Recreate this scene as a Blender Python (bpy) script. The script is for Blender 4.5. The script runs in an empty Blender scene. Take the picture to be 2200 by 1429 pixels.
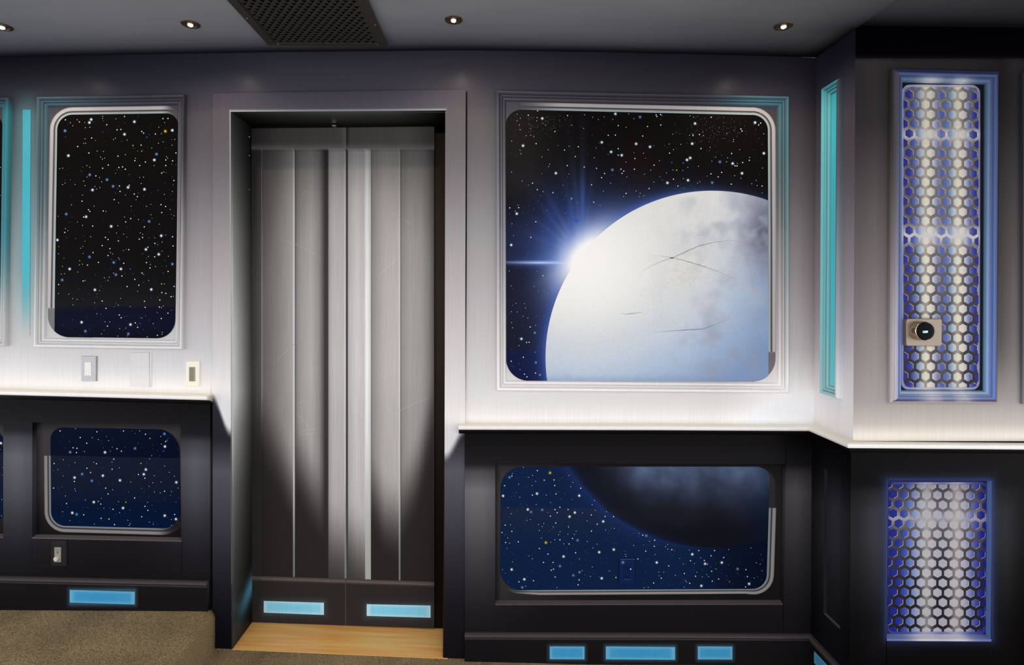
import bpy, math, random
import numpy as np
from mathutils import Vector, noise

random.seed(7)
SC = bpy.context.scene
COL = SC.collection

# ------------------------------------------------------------------ camera
F, PPX, PPY, ROLL = 1172.0, 1062.0, 628.0, 0.006      # focal length in pixels of a 2200 px frame
CAMH = 1.40
cd = bpy.data.cameras.new('camera')
cam = bpy.data.objects.new('camera', cd)
COL.objects.link(cam)
cam.location = (0, 0, CAMH)
cam.rotation_euler = (math.pi / 2, -ROLL, 0)
cd.sensor_fit = 'HORIZONTAL'
cd.sensor_width = 36.0
cd.lens = F * 36.0 / 2200.0
cd.shift_x = (1100 - PPX) / 2200.0
cd.shift_y = (PPY - 714.5) / 2200.0
cd.clip_start = 0.05
SC.camera = cam

# ------------------------------------------------------------------ world, light, exposure
w = bpy.data.worlds.new('room_ambience')
SC.world = w
w.use_nodes = True
bg = w.node_tree.nodes['Background']
bg.inputs['Color'].default_value = (0.985, 0.995, 1.06, 1)
bg.inputs['Strength'].default_value = 1.9
SC.view_settings.view_transform = 'Standard'
SC.view_settings.look = 'None'
SC.view_settings.gamma = 1.0
SC.view_settings.use_curve_mapping = False
SC.view_settings.exposure = 0.0
LAMP_W = 7.0


def lamp(name, loc, energy, size=0.02, angle=150, blend=1.0, color=(1, 0.86, 0.70), rot=(0, 0, 0)):
    l = bpy.data.lights.new(name, 'SPOT')
    l.energy = energy
    l.color = color
    l.shadow_soft_size = size
    l.spot_size = math.radians(angle)
    l.spot_blend = blend
    o = bpy.data.objects.new(name, l)
    o.location = loc
    o.rotation_euler = rot
    COL.objects.link(o)
    return o


# unseen rows of spots added to light the room, over and behind the camera
for x in (-2.2, -0.9, 0.4, 1.7):
    for y in (-0.35, -1.6):
        lamp('downlight_or_fill_spot', (x, y, 2.29), 10.0, size=0.05, color=(1, 0.93, 0.85))

# ------------------------------------------------------------------ geometry of the room
D = 2.10        # back wall
XR = 1.234      # return wall
D2 = 1.872      # right wall
WOFF, BOFF, ROFF, COFF = 0.020, 0.032, 0.052, 0.016   # wainscot, baseboard, chair rail, casing: how far they stand out


def unroll(px, py):
    dx, dy = px - PPX, py - PPY
    c, s = math.cos(ROLL), math.sin(ROLL)
    return dx * c + dy * s, -dx * s + dy * c


def P(px, py, off=0.0, y=D):
    """point of the wall plane y that the photo shows at (px, py), moved off metres into the room"""
    ix, iy = unroll(px, py)
    return (ix / F * y, y - off, CAMH - iy / F * y)


def PS(px, py, off=0.0, X=XR):
    """the same on the return wall X = const"""
    ix, iy = unroll(px, py)
    y = X * F / ix
    return (X - off, y, CAMH - iy / F * y)


def PR(px, py, off=0.0):
    return P(px, py, off, D2)


def tab(v, pts):
    return float(np.interp(v, [p[0] for p in pts], [p[1] for p in pts]))


def ramp(v, pts):
    xs = [p[0] for p in pts]
    return tuple(float(np.interp(v, xs, [p[1][k] for p in pts])) for k in range(3))


def mix(a, b, t):
    t = max(0.0, min(1.0, t))
    return (a[0] + (b[0] - a[0]) * t, a[1] + (b[1] - a[1]) * t, a[2] + (b[2] - a[2]) * t)


def sstep(a, b, v):
    t = max(0.0, min(1.0, (v - a) / (b - a)))
    return t * t * (3 - 2 * t)


KPAINT = 0.92


def lin(c):
    out = []
    for v in c:
        v = max(0.0, min(255.0, v)) / 255.0
        out.append((v / 12.92 if v <= 0.04045 else ((v + 0.055) / 1.055) ** 2.4) * KPAINT)
    return (out[0], out[1], out[2], 1.0)


def nz(x, y, s, seed=0.0):
    return noise.noise(Vector((x * s, y * s, seed)))


def fbm(x, y, s, seed=0.0):
    return nz(x, y, s, seed) + 0.5 * nz(x, y, s * 2.1, seed + 3) + 0.25 * nz(x, y, s * 4.3, seed + 7)


# ------------------------------------------------------------------ materials
MATS = {}


def new_mat(name):
    m = bpy.data.materials.new(name)
    m.use_nodes = True
    nt = m.node_tree
    b = nt.nodes['Principled BSDF']
    MATS[name] = m
    return m, nt, b


def mural_mat(name, rough, spec, streak=0.06, sx=(260, 260, 5), bump=0.0):
    """hand-painted surface: the mural's colours are held per vertex, brush streaks are procedural"""
    m, nt, b = new_mat(name)
    at = nt.nodes.new('ShaderNodeAttribute')
    at.attribute_name = 'paint'
    tc = nt.nodes.new('ShaderNodeNewGeometry')
    mp = nt.nodes.new('ShaderNodeVectorMath')
    mp.operation = 'MULTIPLY'
    mp.inputs[1].default_value = sx
    nt.links.new(tc.outputs['Position'], mp.inputs[0])
    n = nt.nodes.new('ShaderNodeTexNoise')
    n.inputs['Scale'].default_value = 1.0
    n.inputs['Detail'].default_value = 3.0
    nt.links.new(mp.outputs[0], n.inputs['Vector'])
    mr = nt.nodes.new('ShaderNodeMapRange')
    mr.inputs['From Min'].default_value = 0.25
    mr.inputs['From Max'].default_value = 0.75
    mr.inputs['To Min'].default_value = 1 - streak
    mr.inputs['To Max'].default_value = 1 + streak
    nt.links.new(n.outputs['Fac'], mr.inputs['Value'])
    mu = nt.nodes.new('ShaderNodeVectorMath')
    mu.operation = 'SCALE'
    nt.links.new(at.outputs['Color'], mu.inputs[0])
    nt.links.new(mr.outputs[0], mu.inputs['Scale'])
    nt.links.new(mu.outputs[0], b.inputs['Base Color'])
    b.inputs['Roughness'].default_value = rough
    b.inputs['Specular IOR Level'].default_value = spec
    if bump > 0:
        bp = nt.nodes.new('ShaderNodeBump')
        bp.inputs['Strength'].default_value = bump
        bp.inputs['Distance'].default_value = 0.0006
        nt.links.new(n.outputs['Fac'], bp.inputs['Height'])
        nt.links.new(bp.outputs[0], b.inputs['Normal'])
    return m


WALLM = mural_mat('airbrushed_satin_wall_paint', 0.31, 0.05, 0.05)
DOORM = mural_mat('airbrushed_brushed_steel_paint', 0.36, 0.08, 0.09)
SKYM = mural_mat('painted_night_sky', 0.5, 0.02, 0.03, (420, 420, 420))
HEXM = mural_mat('painted_honeycomb', 0.45, 0.08, 0.03, (300, 300, 300))
GRILLM = mural_mat('black_punched_sheet', 0.5, 0.15, 0.05)
CEILM = mural_mat('airbrushed_ceiling_paint', 0.7, 0.06, 0.05, (3, 14, 3))


def flat_mat(name, c, rough=0.4, spec=0.3, metal=0.0, var=0.06, scale=60.0, bump=0.0, raw=False):
    m, nt, b = new_mat(name)
    n = nt.nodes.new('ShaderNodeTexNoise')
    n.inputs['Scale'].default_value = scale
    n.inputs['Detail'].default_value = 4
    tc = nt.nodes.new('ShaderNodeTexCoord')
    nt.links.new(tc.outputs['Object'], n.inputs['Vector'])
    cr = nt.nodes.new('ShaderNodeValToRGB')
    l = lin(c)
    cr.color_ramp.elements[0].position = 0.3
    cr.color_ramp.elements[1].position = 0.7
    cr.color_ramp.elements[0].color = (l[0] * (1 - var), l[1] * (1 - var), l[2] * (1 - var), 1)
    cr.color_ramp.elements[1].color = (l[0] * (1 + var), l[1] * (1 + var), l[2] * (1 + var), 1)
    nt.links.new(n.outputs['Fac'], cr.inputs['Fac'])
    nt.links.new(cr.outputs['Color'], b.inputs['Base Color'])
    b.inputs['Roughness'].default_value = rough
    b.inputs['Specular IOR Level'].default_value = spec
    b.inputs['Metallic'].default_value = metal
    if bump:
        bp = nt.nodes.new('ShaderNodeBump')
        bp.inputs['Strength'].default_value = bump
        bp.inputs['Distance'].default_value = 0.004
        nt.links.new(n.outputs['Fac'], bp.inputs['Height'])
        nt.links.new(bp.outputs[0], b.inputs['Normal'])
    return m


def emit_mat(name, c, s):
    m, nt, b = new_mat(name)
    b.inputs['Base Color'].default_value = (0.02, 0.02, 0.02, 1)
    b.inputs['Emission Color'].default_value = (*c, 1)
    b.inputs['Emission Strength'].default_value = s
    return m


def carpet_mat():
    m, nt, b = new_mat('beige_loop_carpet')
    tc = nt.nodes.new('ShaderNodeTexCoord')
    n1 = nt.nodes.new('ShaderNodeTexNoise')
    n1.inputs['Scale'].default_value = 260
    n1.inputs['Detail'].default_value = 4
    n2 = nt.nodes.new('ShaderNodeTexNoise')
    n2.inputs['Scale'].default_value = 5
    n2.inputs['Detail'].default_value = 3
    for n in (n1, n2):
        nt.links.new(tc.outputs['Object'], n.inputs['Vector'])
    r1 = nt.nodes.new('ShaderNodeValToRGB')
    r1.color_ramp.elements[0].position = 0.32
    r1.color_ramp.elements[1].position = 0.68
    r1.color_ramp.elements[0].color = lin((108, 93, 68))
    r1.color_ramp.elements[1].color = lin((186, 163, 124))
    r2 = nt.nodes.new('ShaderNodeMapRange')
    r2.inputs['From Min'].default_value = 0.3
    r2.inputs['From Max'].default_value = 0.7
    r2.inputs['To Min'].default_value = 0.72
    r2.inputs['To Max'].default_value = 1.12
    mu = nt.nodes.new('ShaderNodeVectorMath')
    mu.operation = 'SCALE'
    nt.links.new(n1.outputs['Fac'], r1.inputs['Fac'])
    nt.links.new(n2.outputs['Fac'], r2.inputs['Value'])
    nt.links.new(r1.outputs['Color'], mu.inputs[0])
    nt.links.new(r2.outputs[0], mu.inputs['Scale'])
    nt.links.new(mu.outputs[0], b.inputs['Base Color'])
    bp = nt.nodes.new('ShaderNodeBump')
    bp.inputs['Strength'].default_value = 0.9
    bp.inputs['Distance'].default_value = 0.004
    nt.links.new(n1.outputs['Fac'], bp.inputs['Height'])
    nt.links.new(bp.outputs[0], b.inputs['Normal'])
    b.inputs['Roughness'].default_value = 1.0
    b.inputs['Specular IOR Level'].default_value = 0.03
    return m


def wood_mat():
    m, nt, b = new_mat('oak_threshold')
    tc = nt.nodes.new('ShaderNodeTexCoord')
    mp = nt.nodes.new('ShaderNodeMapping')
    mp.inputs['Scale'].default_value = (3, 60, 20)
    n = nt.nodes.new('ShaderNodeTexNoise')
    n.inputs['Scale'].default_value = 1.0
    n.inputs['Detail'].default_value = 5
    nt.links.new(tc.outputs['Object'], mp.inputs['Vector'])
    nt.links.new(mp.outputs[0], n.inputs['Vector'])
    r = nt.nodes.new('ShaderNodeValToRGB')
    r.color_ramp.elements[0].position = 0.3
    r.color_ramp.elements[1].position = 0.7
    r.color_ramp.elements[0].color = lin((255, 168, 88))
    r.color_ramp.elements[1].color = lin((255, 212, 126))
    nt.links.new(n.outputs['Fac'], r.inputs['Fac'])
    nt.links.new(r.outputs['Color'], b.inputs['Base Color'])
    b.inputs['Roughness'].default_value = 0.4
    return m


CARPET = carpet_mat()
WOOD = wood_mat()
BLACKM = flat_mat('black_powder_coat', (50, 46, 42), 0.45, 0.3)
BRONZE = flat_mat('dark_bronze_trim', (78, 64, 54), 0.35, 0.4, 0.6)
WHITEP = flat_mat('white_plastic', (236, 232, 226), 0.35, 0.3, var=0.01)
CREAMP = flat_mat('cream_plastic', (246, 241, 224), 0.35, 0.3, var=0.01)
LABELM = flat_mat('olive_printed_button_field', (178, 174, 150), 0.5, 0.2, var=0.05, scale=300)
GREYP = flat_mat('grey_painted_plate', (196, 196, 197), 0.4, 0.2, var=0.02)
DGREYP = flat_mat('dark_painted_plate', (33, 31, 34), 0.4, 0.2, var=0.03)
INKM = flat_mat('grey_button_lettering', (120, 118, 96), 0.5, 0.2, var=0.02)
OUTM = flat_mat('beige_outlet_face', (150, 146, 134), 0.4, 0.3, var=0.03)
OUTM2 = flat_mat('white_plug_cap', (205, 202, 190), 0.4, 0.3, var=0.02)
CHAMP = flat_mat('champagne_metal', (152, 137, 120), 0.33, 0.5, 0.35, var=0.02)
STEEL = flat_mat('polished_steel_ring', (215, 195, 165), 0.16, 0.5, 0.95, var=0.02)
GLASSB = flat_mat('black_glass_face', (3, 3, 4), 0.12, 0.06, var=0.0)
SCREEN = emit_mat('lit_display_digits', (0.55, 0.95, 1.0), 1.6)
BULB = emit_mat('lit_lamp_glass', (1.0, 0.80, 0.55), 14.0)

# ------------------------------------------------------------------ mesh builder
ORG = {}


class M:
    def __init__(self):
        self.v, self.f, self.c = [], [], []

    def add(self, vs, fs, cs):
        n = len(self.v)
        self.v += vs
        self.c += [lin(c) for c in cs]
        self.f += [tuple(i + n for i in f) for f in fs]

    def grid(self, us, vs, pos, col):
        """us, vs: photo coordinates; pos and col take them"""
        n = len(self.v)
        for b in vs:
            for a in us:
                self.v.append(pos(a, b))
                self.c.append(lin(col(a, b)))
        k = len(us)
        for j in range(len(vs) - 1):
            for i in range(k - 1):
                q = n + j * k + i
                self.f.append((q, q + 1, q + k + 1, q + k))

    def rows(self, ys, xl, xr, nx, pos, col):
        """a region bounded left and right by xl(y), xr(y)"""
        n = len(self.v)
        for b in ys:
            l, r = xl(b), xr(b)
            for i in range(nx + 1):
                a = l + (r - l) * i / nx
                self.v.append(pos(a, b))
                self.c.append(lin(col(a, b)))
        k = nx + 1
        for j in range(len(ys) - 1):
            for i in range(nx):
                q = n + j * k + i
                self.f.append((q, q + 1, q + k + 1, q + k))

    def box(self, x0, x1, y0, y1, z0, z1, c=(128, 128, 128), bev=0.0):
        b = bev
        if b <= 0:
            vs = [(x, y, z) for z in (z0, z1) for y in (y0, y1) for x in (x0, x1)]
            fs = [(0, 2, 3, 1), (4, 5, 7, 6), (0, 1, 5, 4), (2, 6, 7, 3), (0, 4, 6, 2), (1, 3, 7, 5)]
            self.add(vs, fs, [c] * 8)
            return
        # bevelled towards the room (y0 side)
        rings = []
        for (ins, yy) in ((0, y1), (0, y0 + b), (b, y0)):
            rings.append([(x0 + ins, yy, z0 + ins), (x1 - ins, yy, z0 + ins), (x1 - ins, yy, z1 - ins), (x0 + ins, yy, z1 - ins)])
        n = len(self.v)
        for r in rings:
            self.v += r
            self.c += [lin(c)] * 4
        for j in range(2):
            for i in range(4):
                a = n + j * 4 + i
                a2 = n + j * 4 + (i + 1) % 4
                self.f.append((a, a2, a2 + 4, a + 4))
        self.f.append((n + 8, n + 9, n + 10, n + 11))
        self.f.append((n + 3, n + 2, n + 1, n))

    def lathe(self, cen, prof, axis='y', seg=40, c=(128, 128, 128)):
        """prof: (radius, distance along the axis)"""
        n = len(self.v)
        for (r, h) in prof:
            for k in range(seg):
                t = 2 * math.pi * k / seg
                if axis == 'y':
                    self.v.append((cen[0] + r * math.cos(t), cen[1] - h, cen[2] + r * math.sin(t)))
                else:
                    self.v.append((cen[0] + r * math.cos(t), cen[1] + r * math.sin(t), cen[2] - h))
                self.c.append(lin(c))
        for j in range(len(prof) - 1):
            for k in range(seg):
                a, b2 = n + j * seg + k, n + j * seg + (k + 1) % seg
                self.f.append((a, b2, b2 + seg, a + seg))
        self.f.append(tuple(range(n, n + seg)))
        self.f.append(tuple(range(n + (len(prof) - 1) * seg, n + len(prof) * seg)))

    def build(self, name, mat, parent=None, smooth=False, origin=None):
        me = bpy.data.meshes.new(name)
        va = np.array(self.v, dtype=np.float64)
        if parent is not None:
            org = ORG[parent.name]
        elif origin is not None:
            org = np.array(origin)
        else:
            lo, hi = va.min(0), va.max(0)
            org = np.array([(lo[0] + hi[0]) / 2, (lo[1] + hi[1]) / 2, lo[2]])
        va = va - org
        me.from_pydata([tuple(p) for p in va], [], self.f)
        at = me.color_attributes.new('paint', 'FLOAT_COLOR', 'POINT')
        at.data.foreach_set('color', np.array(self.c, dtype=np.float32).ravel())
        me.materials.append(mat)
        if smooth:
            me.polygons.foreach_set('use_smooth', [True] * len(me.polygons))
        me.update()
        o = bpy.data.objects.new(name, me)
        COL.objects.link(o)
        if parent is not None:
            o.parent = parent
        else:
            o.location = org
        ORG[o.name] = org
        return o


def tag(o, label=None, cat=None, group=None, kind=None):
    if label:
        o['label'] = label
    if cat:
        o['category'] = cat
    if group:
        o['group'] = group
    if kind:
        o['kind'] = kind
    return o


def empty(name, loc, label, cat, group=None):
    e = bpy.data.objects.new(name, None)
    e.empty_display_size = 0.05
    e.location = loc
    COL.objects.link(e)
    ORG[e.name] = np.array(loc, dtype=float)
    return tag(e, label, cat, group)


def struct(o, label, cat='wall'):
    return tag(o, label, cat, kind='structure')


def lsp(a, b, step):
    n = max(1, int(abs(b - a) / step + 0.999))
    return [a + (b - a) * i / n for i in range(n + 1)]


def steps(pts, step, hard=()):
    """sample positions through pts, with a narrow double row at each hard edge"""
    out = []
    for a, b in zip(pts[:-1], pts[1:]):
        out += lsp(a, b, step)[:-1]
    out.append(pts[-1])
    for h in hard:
        out += [h - 0.6, h + 0.6]
    return sorted(set(round(v, 3) for v in out))


# ------------------------------------------------------------------ the mural's colours on the walls (display values)
CEIL_TOP = [(-1100, 133), (-400, 128), (0, 123), (300, 117), (600, 112), (1000, 108), (1300, 112), (1600, 119), (1752, 124)]


def top_y(px):
    return tab(px, CEIL_TOP)


RAIL_L = [(-1100, 815), (0, 834), (460, 846)]
RAIL_R = [(985, 908), (1400, 909), (1746, 910)]


def rail_y(px):
    if px < 700:
        return tab(px, RAIL_L)
    return tab(px, RAIL_R)


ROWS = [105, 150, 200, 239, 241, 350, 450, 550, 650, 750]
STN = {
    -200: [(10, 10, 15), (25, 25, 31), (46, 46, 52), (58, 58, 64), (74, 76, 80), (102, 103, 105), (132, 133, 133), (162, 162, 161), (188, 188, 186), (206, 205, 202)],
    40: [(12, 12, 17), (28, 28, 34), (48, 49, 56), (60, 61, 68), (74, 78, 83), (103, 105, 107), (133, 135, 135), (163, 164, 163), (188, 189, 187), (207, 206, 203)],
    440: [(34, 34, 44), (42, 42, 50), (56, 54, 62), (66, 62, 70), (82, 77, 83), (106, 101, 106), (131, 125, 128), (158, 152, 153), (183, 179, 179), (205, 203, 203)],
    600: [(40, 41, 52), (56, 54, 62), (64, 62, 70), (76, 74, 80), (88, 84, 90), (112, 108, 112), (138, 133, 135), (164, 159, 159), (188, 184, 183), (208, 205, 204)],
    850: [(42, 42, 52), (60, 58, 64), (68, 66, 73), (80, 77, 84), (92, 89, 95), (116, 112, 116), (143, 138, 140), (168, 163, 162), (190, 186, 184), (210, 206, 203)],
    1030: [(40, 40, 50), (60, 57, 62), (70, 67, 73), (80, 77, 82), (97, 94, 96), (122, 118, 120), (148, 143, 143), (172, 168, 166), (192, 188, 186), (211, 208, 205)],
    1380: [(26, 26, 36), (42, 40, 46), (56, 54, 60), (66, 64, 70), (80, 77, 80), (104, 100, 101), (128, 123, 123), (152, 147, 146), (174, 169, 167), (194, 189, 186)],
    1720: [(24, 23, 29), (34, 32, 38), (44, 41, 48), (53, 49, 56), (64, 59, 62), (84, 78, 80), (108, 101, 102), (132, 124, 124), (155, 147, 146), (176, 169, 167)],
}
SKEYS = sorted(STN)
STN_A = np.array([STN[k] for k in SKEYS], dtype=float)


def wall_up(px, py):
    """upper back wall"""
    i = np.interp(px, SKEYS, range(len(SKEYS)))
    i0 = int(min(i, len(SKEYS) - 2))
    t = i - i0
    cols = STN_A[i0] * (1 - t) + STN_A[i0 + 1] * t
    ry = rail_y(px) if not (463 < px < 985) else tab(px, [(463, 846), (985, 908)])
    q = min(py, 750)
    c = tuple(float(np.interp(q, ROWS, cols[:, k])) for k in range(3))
    if py > 750:
        lo = (238, 236, 233)
        t2 = (py - 750) / max(1.0, (ry - 14 - 750))
        c = mix(c, lo, min(1, t2 * 1.0))
    if py > ry + 20 and not 463 < px < 985:
        return (22, 20, 23)
    if 240 < py < 520:
        k = 1 - 0.13 * (1 - sstep(270, 520, py))
        c = (c[0] * k * .985, c[1] * k, c[2] * k)
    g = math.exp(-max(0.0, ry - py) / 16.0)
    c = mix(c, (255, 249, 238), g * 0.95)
    # painted cyan glow beside the light strip at far left
    if px < 110 and py < rail_y(px):
        a = math.exp(-((px - 56) / 26.0) ** 2) * sstep(180, 260, py) * (1 - sstep(560, 760, py))
        c = mix(c, (86, 150, 160), 0.5 * a)
    # darker towards the corner with the return wall
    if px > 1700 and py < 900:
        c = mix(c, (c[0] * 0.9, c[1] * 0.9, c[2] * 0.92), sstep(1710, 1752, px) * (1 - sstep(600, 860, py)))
    if px > 1500:  # lightened towards the corner to offset the weaker light there
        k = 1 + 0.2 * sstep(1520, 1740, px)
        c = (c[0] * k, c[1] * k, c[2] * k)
    return c


LOWV = [0, 25, 60, 74, 90, 130, 200, 260, 330, 400, 480, 560]


def wall_low(px, py):
    """wainscot: dark paint, grey airbrushed bands between the panels"""
    ry = rail_y(px) + 12 if px < 1746 else 936
    v = py - ry
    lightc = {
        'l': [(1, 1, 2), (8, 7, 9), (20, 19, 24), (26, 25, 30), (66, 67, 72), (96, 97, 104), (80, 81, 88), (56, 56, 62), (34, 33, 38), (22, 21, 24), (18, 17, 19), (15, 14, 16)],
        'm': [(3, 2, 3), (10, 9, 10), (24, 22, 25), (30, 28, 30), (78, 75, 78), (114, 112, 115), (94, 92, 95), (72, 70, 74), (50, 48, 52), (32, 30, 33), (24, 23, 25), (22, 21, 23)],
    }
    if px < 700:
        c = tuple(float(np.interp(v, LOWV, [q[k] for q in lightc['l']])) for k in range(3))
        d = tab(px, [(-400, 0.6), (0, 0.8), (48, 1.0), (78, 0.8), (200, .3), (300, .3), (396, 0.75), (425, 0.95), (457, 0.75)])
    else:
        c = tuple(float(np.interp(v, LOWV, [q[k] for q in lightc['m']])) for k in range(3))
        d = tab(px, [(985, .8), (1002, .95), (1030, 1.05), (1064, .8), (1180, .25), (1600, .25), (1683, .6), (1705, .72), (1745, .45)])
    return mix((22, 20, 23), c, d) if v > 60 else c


def casing_col(px, py):
    left = px < 700
    y0 = 846 if left else 908
    c = wall_up(px, min(py, y0))
    c = mix(c, (c[0] + 6, c[1] + 3, c[2] + 3), 0.5)
    if py > y0 - 60:
        # below the rail: dark airbrushed wedge, then steel blue-grey, then near black
        if left:
            edge = y0 + 6 + 74 * sstep(461, 499, px)
        else:
            edge = y0 + 14 + 60 * sstep(1000, 957, px) if px < 1000 else y0 + 12
            edge = y0 + 14 + 56 * (1 - sstep(957, 1000, px))
        low = ramp(py, [(840, (40, 38, 46)), (940, (34, 33, 40)), (975, (62, 62, 70)), (1010, (84, 84, 93)), (1100, (66, 66, 75)),
                        (1200, (42, 42, 50)), (1300, (22, 22, 28)), (1400, (16, 16, 21))])
        if not left:
            low = mix(low, (low[0] + 6, low[1] + 4, low[2] + 3), 1)
        base = mix(c, (226, 226, 226) if left else (222, 221, 221), sstep(y0 - 30, y0 + 30, py))
        c = mix(base, low, sstep(edge - 12, edge + 16, py))
    if left:
        c = mix(c, mix((176, 182, 178), (112, 106, 100), sstep(850, 1000, py)), 0.75 * sstep(-2.6, -1.2, px - dleft(py)) * (1 if py < 1250 else .5))
    return c


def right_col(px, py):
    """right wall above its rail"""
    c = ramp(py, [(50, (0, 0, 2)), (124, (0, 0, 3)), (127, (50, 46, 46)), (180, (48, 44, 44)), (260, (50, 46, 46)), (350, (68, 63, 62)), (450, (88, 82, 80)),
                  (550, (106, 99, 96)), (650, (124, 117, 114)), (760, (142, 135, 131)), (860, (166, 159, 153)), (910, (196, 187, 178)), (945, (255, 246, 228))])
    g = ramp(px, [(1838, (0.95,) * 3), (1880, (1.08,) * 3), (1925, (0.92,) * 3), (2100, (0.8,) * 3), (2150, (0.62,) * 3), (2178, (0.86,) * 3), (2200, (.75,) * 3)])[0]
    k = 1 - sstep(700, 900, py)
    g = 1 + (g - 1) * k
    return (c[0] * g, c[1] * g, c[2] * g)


def right_low(px, py):
    c = ramp(py, [(950, (0, 0, 0)), (1040, (5, 5, 6)), (1056, (26, 26, 29)), (1100, (44, 44, 48)), (1160, (46, 45, 49)), (1250, (32, 31, 35)), (1330, (16, 15, 18)), (1430, (10, 9, 12))])
    g = ramp(px, [(1838, (0.8,) * 3), (1880, (1.25,) * 3), (1905, (1.0,) * 3), (2131, (.7,) * 3), (2165, (.9,) * 3), (2200, (.25,) * 3)])[0]
    c = (c[0] * g, c[1] * g, c[2] * g)
    # airbrushed blue glow round the vent-like panel
    dx = max(1906 - px, 0, px - 2130)
    dy = max(1032 - py, 0, py - 1374)
    d = math.hypot(dx, dy)
    return mix(c, (70, 92, 165), 0.55 * math.exp(-d / 9.0))


def ret_col(px, py):
    c = wall_up(1735, min(py, 895))  # takes the lightened corner colour, making up for weaker light here
    ry = 910 + (px - 1746) * 0.40
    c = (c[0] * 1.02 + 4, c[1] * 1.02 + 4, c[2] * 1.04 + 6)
    t = math.exp(-max(0.0, ry - py) / 22.0)
    c = mix(c, (255, 250, 244), 0.9 * t)
    if py > 640:
        c = mix(c, (216, 213, 212), 0.5 * sstep(640, 900, py))
    g = math.exp(-((px - 1790) / 24.0) ** 2) * sstep(150, 220, py) * (1 - sstep(700, 860, py))
    return mix(c, (80, 110, 118), 0.22 * g)


def ret_low(px, py):
    v = py - (936 + (px - 1746) * 0.4)
    c = ramp(v, [(0, (10, 9, 11)), (50, (18, 17, 20)), (85, (30, 29, 34)), (140, (50, 49, 55)), (220, (48, 47, 53)), (300, (36, 35, 40)), (400, (22, 21, 25)), (500, (18, 17, 20))])
    g = tab(px, [(1745, .6), (1770, 1.0), (1795, 1.1), (1825, .8), (1838, .6)])
    return (c[0] * g, c[1] * g, c[2] * g)


# ------------------------------------------------------------------ walls
DOOR_L0, DOOR_L1 = (499.5, 243.0), (503.5, 1389.0)
DOOR_R0, DOOR_R1 = (957.5, 240.0), (955.0, 1400.0)


def dleft(py):
    return DOOR_L0[0] + (py - 243) / 1146.0 * 4.0


def dright(py):
    return DOOR_R0[0] - (py - 240) / 1160.0 * 2.5


FLOOR_R = [(500, 1390), (960, 1409), (1400, 1417), (1760, 1416)]


def low_y(px):
    return tab(px, [(-1100, 1280), (455, 1320), (456, 1392), (960, 1412), (1400, 1422), (1760, 1425)])


wm = M()
ys_n = [i / 130.0 for i in range(131)]


def wall_patch(m, us, vtop, vbot, nv, col, off=0.0, hard=()):
    """patch between two curves of photo height"""
    n = len(m.v)
    rows = [i / nv for i in range(nv + 1)]
    for t in rows:
        for a in us:
            b = vtop(a) + (vbot(a) - vtop(a)) * t
            m.v.append(P(a, b, off))
            m.c.append(lin(col(a, b)))
    k = len(us)
    for j in range(nv):
        for i in range(k - 1):
            q = n + j * k + i
            m.f.append((q, q + 1, q + k + 1, q + k))


# left of the door, down to the wainscot; hard stencil line at y = 240 keeps its own pair of rows
def hardrows(m, us, vtop, vbot, col, step=6.0, off=0.0, line=240.0):
    wall_patch(m, us, vtop, lambda a: line - 0.5, max(2, int((line - 110) / step)), col, off)
    wall_patch(m, us, lambda a: line - 0.5, lambda a: line + 0.5, 1, col, off)
    wall_patch(m, us, lambda a: line + 0.5, vbot, max(2, int((vbot(us[0]) - line) / step)), col, off)


usL = lsp(-900, 0, 24)[:-1] + lsp(0, 500, 7)
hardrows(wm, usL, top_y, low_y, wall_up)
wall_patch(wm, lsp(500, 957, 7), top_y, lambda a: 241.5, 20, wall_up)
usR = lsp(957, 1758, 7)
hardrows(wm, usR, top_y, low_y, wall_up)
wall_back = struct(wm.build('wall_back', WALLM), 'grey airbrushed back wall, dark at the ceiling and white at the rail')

# cyan painted strip on the wall, far left
sm = M()


def strip_col(px, py):
    c = ramp(py, [(236, (66, 150, 162)), (300, (70, 162, 176)), (450, (72, 176, 190)), (560, (78, 182, 194))])
    return mix(c, wall_up(px, py), sstep(560, 725, py))


sm.grid([49.5, 52, 58, 64, 66.5], lsp(236, 722, 9), lambda a, b: P(a - (b - 236) * 0.004, b, 0.0012), strip_col)
sm.build('painted_light_strip', WALLM, wall_back)['label'] = 'cyan painted vertical light strip'

# return wall
rm = M()


def ret_top(px):
    return tab(px, [(1752, 124), (1838, 55)])


n0 = len(rm.v)


def ret_patch(m, Xp, y0, y1, ztop, zbot, ny, nz_, col):
    n = len(m.v)
    for j in range(nz_ + 1):
        for i in range(ny + 1):
            yy = y0 + (y1 - y0) * i / ny
            za, zb = ztop(yy), zbot(yy)
            z = za + (zb - za) * j / nz_
            ix, iy = Xp / yy * F, (CAMH - z) / yy * F
            c_, s_ = math.cos(ROLL), math.sin(ROLL)
            px, py = PPX + ix * c_ - iy * s_, PPY + ix * s_ + iy * c_
            m.v.append((Xp, yy, z))
            m.c.append(lin(col(px, py)))
    k = ny + 1
    for j in range(nz_):
        for i in range(ny):
            q = n + j * k + i
            m.f.append((q, q + 1, q + k + 1, q + k))


ZC_A = P(1752, 124)[2]
ZC_B = PR(1838, 55)[2]
ZFLOOR = P(1380, 1417, BOFF)[2]
FL = [P(300, 1381)] + [P(480, 1388)] + [P(957, 1408.5)] + [P(1380, 1418.5)] + [P(1760, 1418.5)]
FLX = [-2.6] + [q[0] for q in FL] + [3.0]
FLZ = [FL[0][2]] + [q[2] for q in FL] + [FL[-1][2]]


def floor_z(x):
    return float(np.interp(x, FLX, FLZ))




def ret_ztop(yy):
    return ZC_B + (ZC_A - ZC_B) * (yy - D2) / (D - D2) + 0.001


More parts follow.
